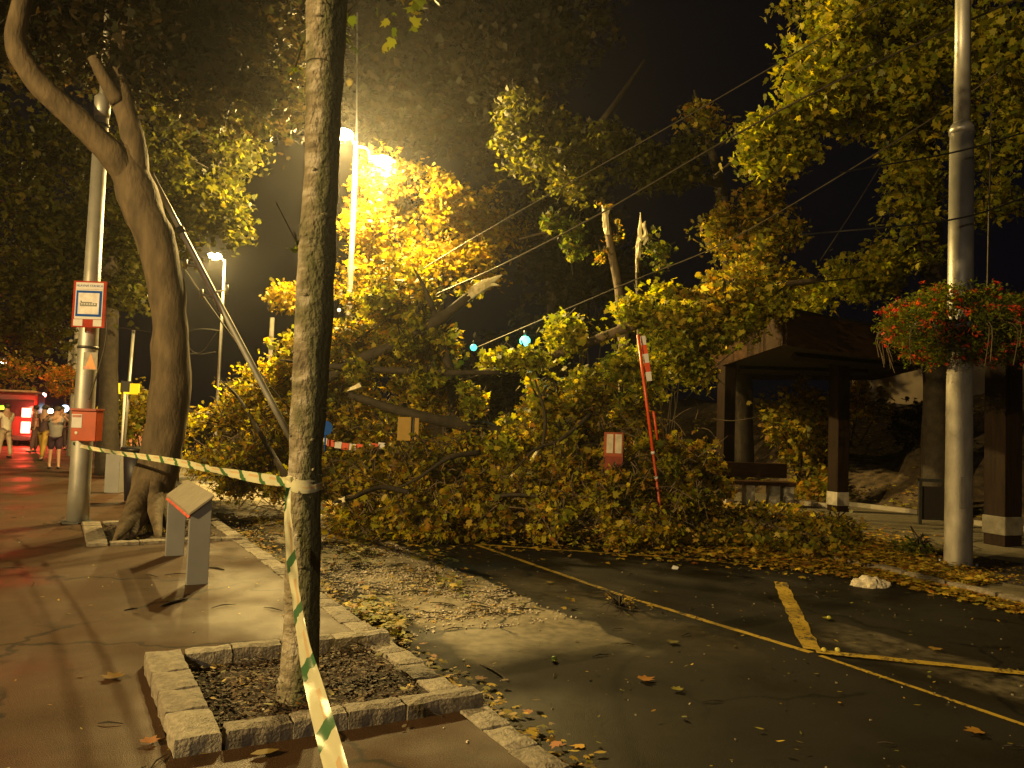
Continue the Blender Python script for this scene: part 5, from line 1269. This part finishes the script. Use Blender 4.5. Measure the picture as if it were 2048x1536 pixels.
# dark sticks one can point at
for (a, b, z, r, l) in [((448, 1141), (415, 1136), 0, .012, 'dark bent stick on the pavement right of the info board'), ((320, 1215), (375, 1200), 0, .016, 'dark stick on the pavement below the info board'), ((1015, 1195), (1052, 1192), ROADZ, .012, 'dark stick at the right edge of the pale strip'), ((248, 1222), (275, 1218), 0, .008, 'thin stick on the pavement at left'), ((960, 1330), (1018, 1365), ROADZ, .010, 'thin stick lying on the road right of the kerb stones')]:
    A_, B_ = G(*a, z), G(*b, z); u = Vector((0, 0, r*.8)); m_ = A_.lerp(B_, .5)+Vector((0, .03, 0))
    mb = MB(); mb.tube(smooth_path([A_+u, m_+u, B_+u], 4), lerp_r([r*.5, r, r*.4], 9), 6, bump=.2, bfreq=20); tag(mb.build('stick', M['bark_dark'], None), l, 'stick')
# crumpled white bag by the right kerb
q = G(1740, 1172, ROADZ); mb = MB()
n = 44; rows = 16; vs = []
for i in range(rows+1):
    ph = math.pi*.5*i/rows
    for k in range(n):
        a = 2*math.pi*k/n; d = Vector((math.cos(a)*math.cos(ph)*.24, math.sin(a)*math.cos(ph)*.15, math.sin(ph)*.10))
        vs.append(d*(1+.38*noise.noise(d*9+Vector((3, 1, 7)))+.16*noise.noise(d*26))+Vector((0, 0, .0)))
fs = [(i*n+k, i*n+(k+1) % n, (i+1)*n+(k+1) % n, (i+1)*n+k) for i in range(rows) for k in range(n)]
mb.add(vs, fs, False); o = mb.build('plastic_bag', mat('bag_white', (.62, .55, .42), .5, var=.1, bump=.3, bscale=20)); o.location = q
tag(o, 'crumpled whitish bag lying in the leaves at the right kerb', 'bag')
q = G(1350, 1138, ROADZ); mb = MB(); mb.box((0, 0, .02), (.07, .05, .03), jit=.012); o = mb.build('paper_scrap', M['white']); o.location = q; tag(o, 'tiny white scrap lying at the front edge of the leaf carpet', 'paper scrap')

# =================================================================== BARRIER TAPE on the slender tree
def tape_mat():
    m, nt, b = nodes('green_white_tape'); N = nt.nodes; L = nt.links
    uv = N.new('ShaderNodeAttribute'); uv.attribute_name = 'tape_uv'
    sep = N.new('ShaderNodeSeparateXYZ'); L.new(uv.outputs['Vector'], sep.inputs[0])
    def mth(op, a, b_=0.0):
        x = N.new('ShaderNodeMath'); x.operation = op
        for i, c in enumerate((a, b_)):
            if isinstance(c, (int, float)): x.inputs[i].default_value = c
            else: L.new(c, x.inputs[i])
        return x.outputs[0]
    u = mth('ADD', sep.outputs['X'], mth('MULTIPLY', sep.outputs['Y'], .13))   # metres along plus slant
    f = mth('FRACT', mth('MULTIPLY', u, 1/.62))
    g = mth('LESS_THAN', f, .19)
    edge = mth('MULTIPLY', mth('LESS_THAN', sep.outputs['Y'], .30), mth('MULTIPLY', mth('GREATER_THAN', f, .15), mth('LESS_THAN', f, .27)))
    g = mth('MAXIMUM', g, edge)
    org = mth('MULTIPLY', mth('MULTIPLY', mth('GREATER_THAN', sep.outputs['Y'], .55), mth('LESS_THAN', sep.outputs['Y'], .78)), mth('GREATER_THAN', f, .52))
    m1 = N.new('ShaderNodeMix'); m1.data_type = 'RGBA'; L.new(org, m1.inputs[0]); m1.inputs[6].default_value = (.76, .73, .50, 1); m1.inputs[7].default_value = (.74, .52, .28, 1)
    m2 = N.new('ShaderNodeMix'); m2.data_type = 'RGBA'; L.new(g, m2.inputs[0]); L.new(m1.outputs[2], m2.inputs[6]); m2.inputs[7].default_value = (.07, .19, .08, 1)
    L.new(m2.outputs[2], b.inputs['Base Color']); b.inputs['Roughness'].default_value = .35
    tr = N.new('ShaderNodeBsdfTranslucent'); L.new(m2.outputs[2], tr.inputs['Color']); mx = N.new('ShaderNodeMixShader'); mx.inputs[0].default_value = .35
    L.new(b.outputs[0], mx.inputs[1]); L.new(tr.outputs[0], mx.inputs[2]); L.new(mx.outputs[0], N['Material Output'].inputs['Surface']); return m
tm = tape_mat()
bt = thing('barrier_tape', 'green and white barrier tape tied round the slender tree and the left pole', 'tape', at(600, 965, Yt))
def ribbon(pts, widths, sides, name, crinkle=.004, k=12):
    """sides: direction across the tape at each control point"""
    P = smooth_path(pts, k); S = [Vector(s_).normalized() for s_ in sides]; n = len(P)
    wv = lerp_r(widths, n); vs, fs, uv = [], [], []; acc = 0; m = 5
    for i, p in enumerate(P):
        if i: acc += (P[i]-P[i-1]).length
        f = i/(n-1)*(len(S)-1); a = min(int(f), len(S)-2); sd = S[a].lerp(S[a+1], f-a).normalized()
        t = (P[min(i+1, n-1)]-P[max(i-1, 0)]).normalized(); nr = sd.cross(t).normalized()
        for j in range(m):
            y = j/(m-1); vs.append(p+sd*(y-.5)*wv[i]+nr*(crinkle*noise.noise(Vector((acc*6, y*3, 0)))+crinkle*.5*math.sin(y*3.1)*math.sin(acc*13+3*noise.noise(Vector((acc*2, 0, 0))))+crinkle*.5*noise.noise(Vector((acc*22, y*6, 4)))))
            uv.append((acc, y, 0))
    for i in range(n-1):
        for j in range(m-1): fs.append((i*m+j, i*m+j+1, (i+1)*m+j+1, (i+1)*m+j))
    mb = MB(); mb.add(vs, fs, True); o = mb.build(name, tm, bt)
    a = o.data.attributes.new('tape_uv', 'FLOAT_VECTOR', 'POINT'); a.data.foreach_set('vector', np.array(uv).ravel())
    return o
z_ = Vector((0, 0, 1))
ribbon([at(146, 886, PB.y-.17), at(165, 893, PB.y-.20), at(230, 905, 10.6), at(330, 920, 8.6), at(430, 940, 6.9), at(510, 955, 5.8), at(566, 963, Yt-.02), at(590, 966, Yt-.11)],
       [.05, .05, .06, .07, .072, .075, .07, .07], [(0, 0, 1), (.1, .5, 1), (0, -.7, 1), (0, .5, 1), (0, -.9, 1), (0, .3, 1), (0, -.5, 1), (0, 0, 1)], 'stretch_to_pole', .012)
cen = at(607, 966, Yt); rr_ = 33*Yt/FPX+.006
ring = [cen+Vector((math.cos(a)*rr_, math.sin(a)*rr_, .012*math.sin(2*a)+.006*math.sin(5*a))) for a in np.linspace(math.pi*1.02, math.pi*3.05, 22)]
ribbon(ring, [.066]*3, [(0, 0, 1)]*3, 'loop_round_trunk', .003, 4)
ring = [cen+Vector((math.cos(a)*(rr_+.006), math.sin(a)*(rr_+.006), -.02+.010*math.sin(2*a+1))) for a in np.linspace(math.pi*.95, math.pi*2.1, 14)]
ribbon(ring, [.05]*3, [(0, 0, 1)]*3, 'loop_round_trunk', .004, 4)
ribbon([at(577, 975, Yt-.16), at(575, 1020, Yt-.22), at(580, 1090, Yt-.45), at(590, 1180, 4.1), at(608, 1290, 3.5), at(635, 1400, 2.95), at(662, 1500, 2.55), at(700, 1640, 2.1)],
       [.032, .042, .05, .058, .066, .07, .072, .072], [(1, .9, .2), (1, -.4, 0), (1, .9, .1), (1, -.6, .2), (1, -.5, .25), (1, .5, .25), (1, .1, .3), (1, -.3, .3)], 'hanging_end', .011)

for o in list(bpy.data.objects):
    if o.get('kind') == 'structure' or o.parent is not None:
        for k_ in ('label', 'category'):
            if k_ in o and (o.get('kind') == 'structure' or k_ == 'category'): del o[k_]

# =================================================================== NIGHT AIR
hz_m = bpy.data.materials.new('night_haze'); hz_m.use_nodes = True; nt = hz_m.node_tree
nt.nodes.remove(nt.nodes['Principled BSDF']); pv = nt.nodes.new('ShaderNodeVolumePrincipled')
pv.inputs['Color'].default_value = (.9, .9, .9, 1); pv.inputs['Density'].default_value = .0008; pv.inputs['Anisotropy'].default_value = .82
nt.links.new(pv.outputs[0], nt.nodes['Material Output'].inputs['Volume'])
mb = MB(); mb.box((0, 20, 6.5), (110, 100, 15.6)); tag(mb.build('haze', hz_m), kind='stuff')
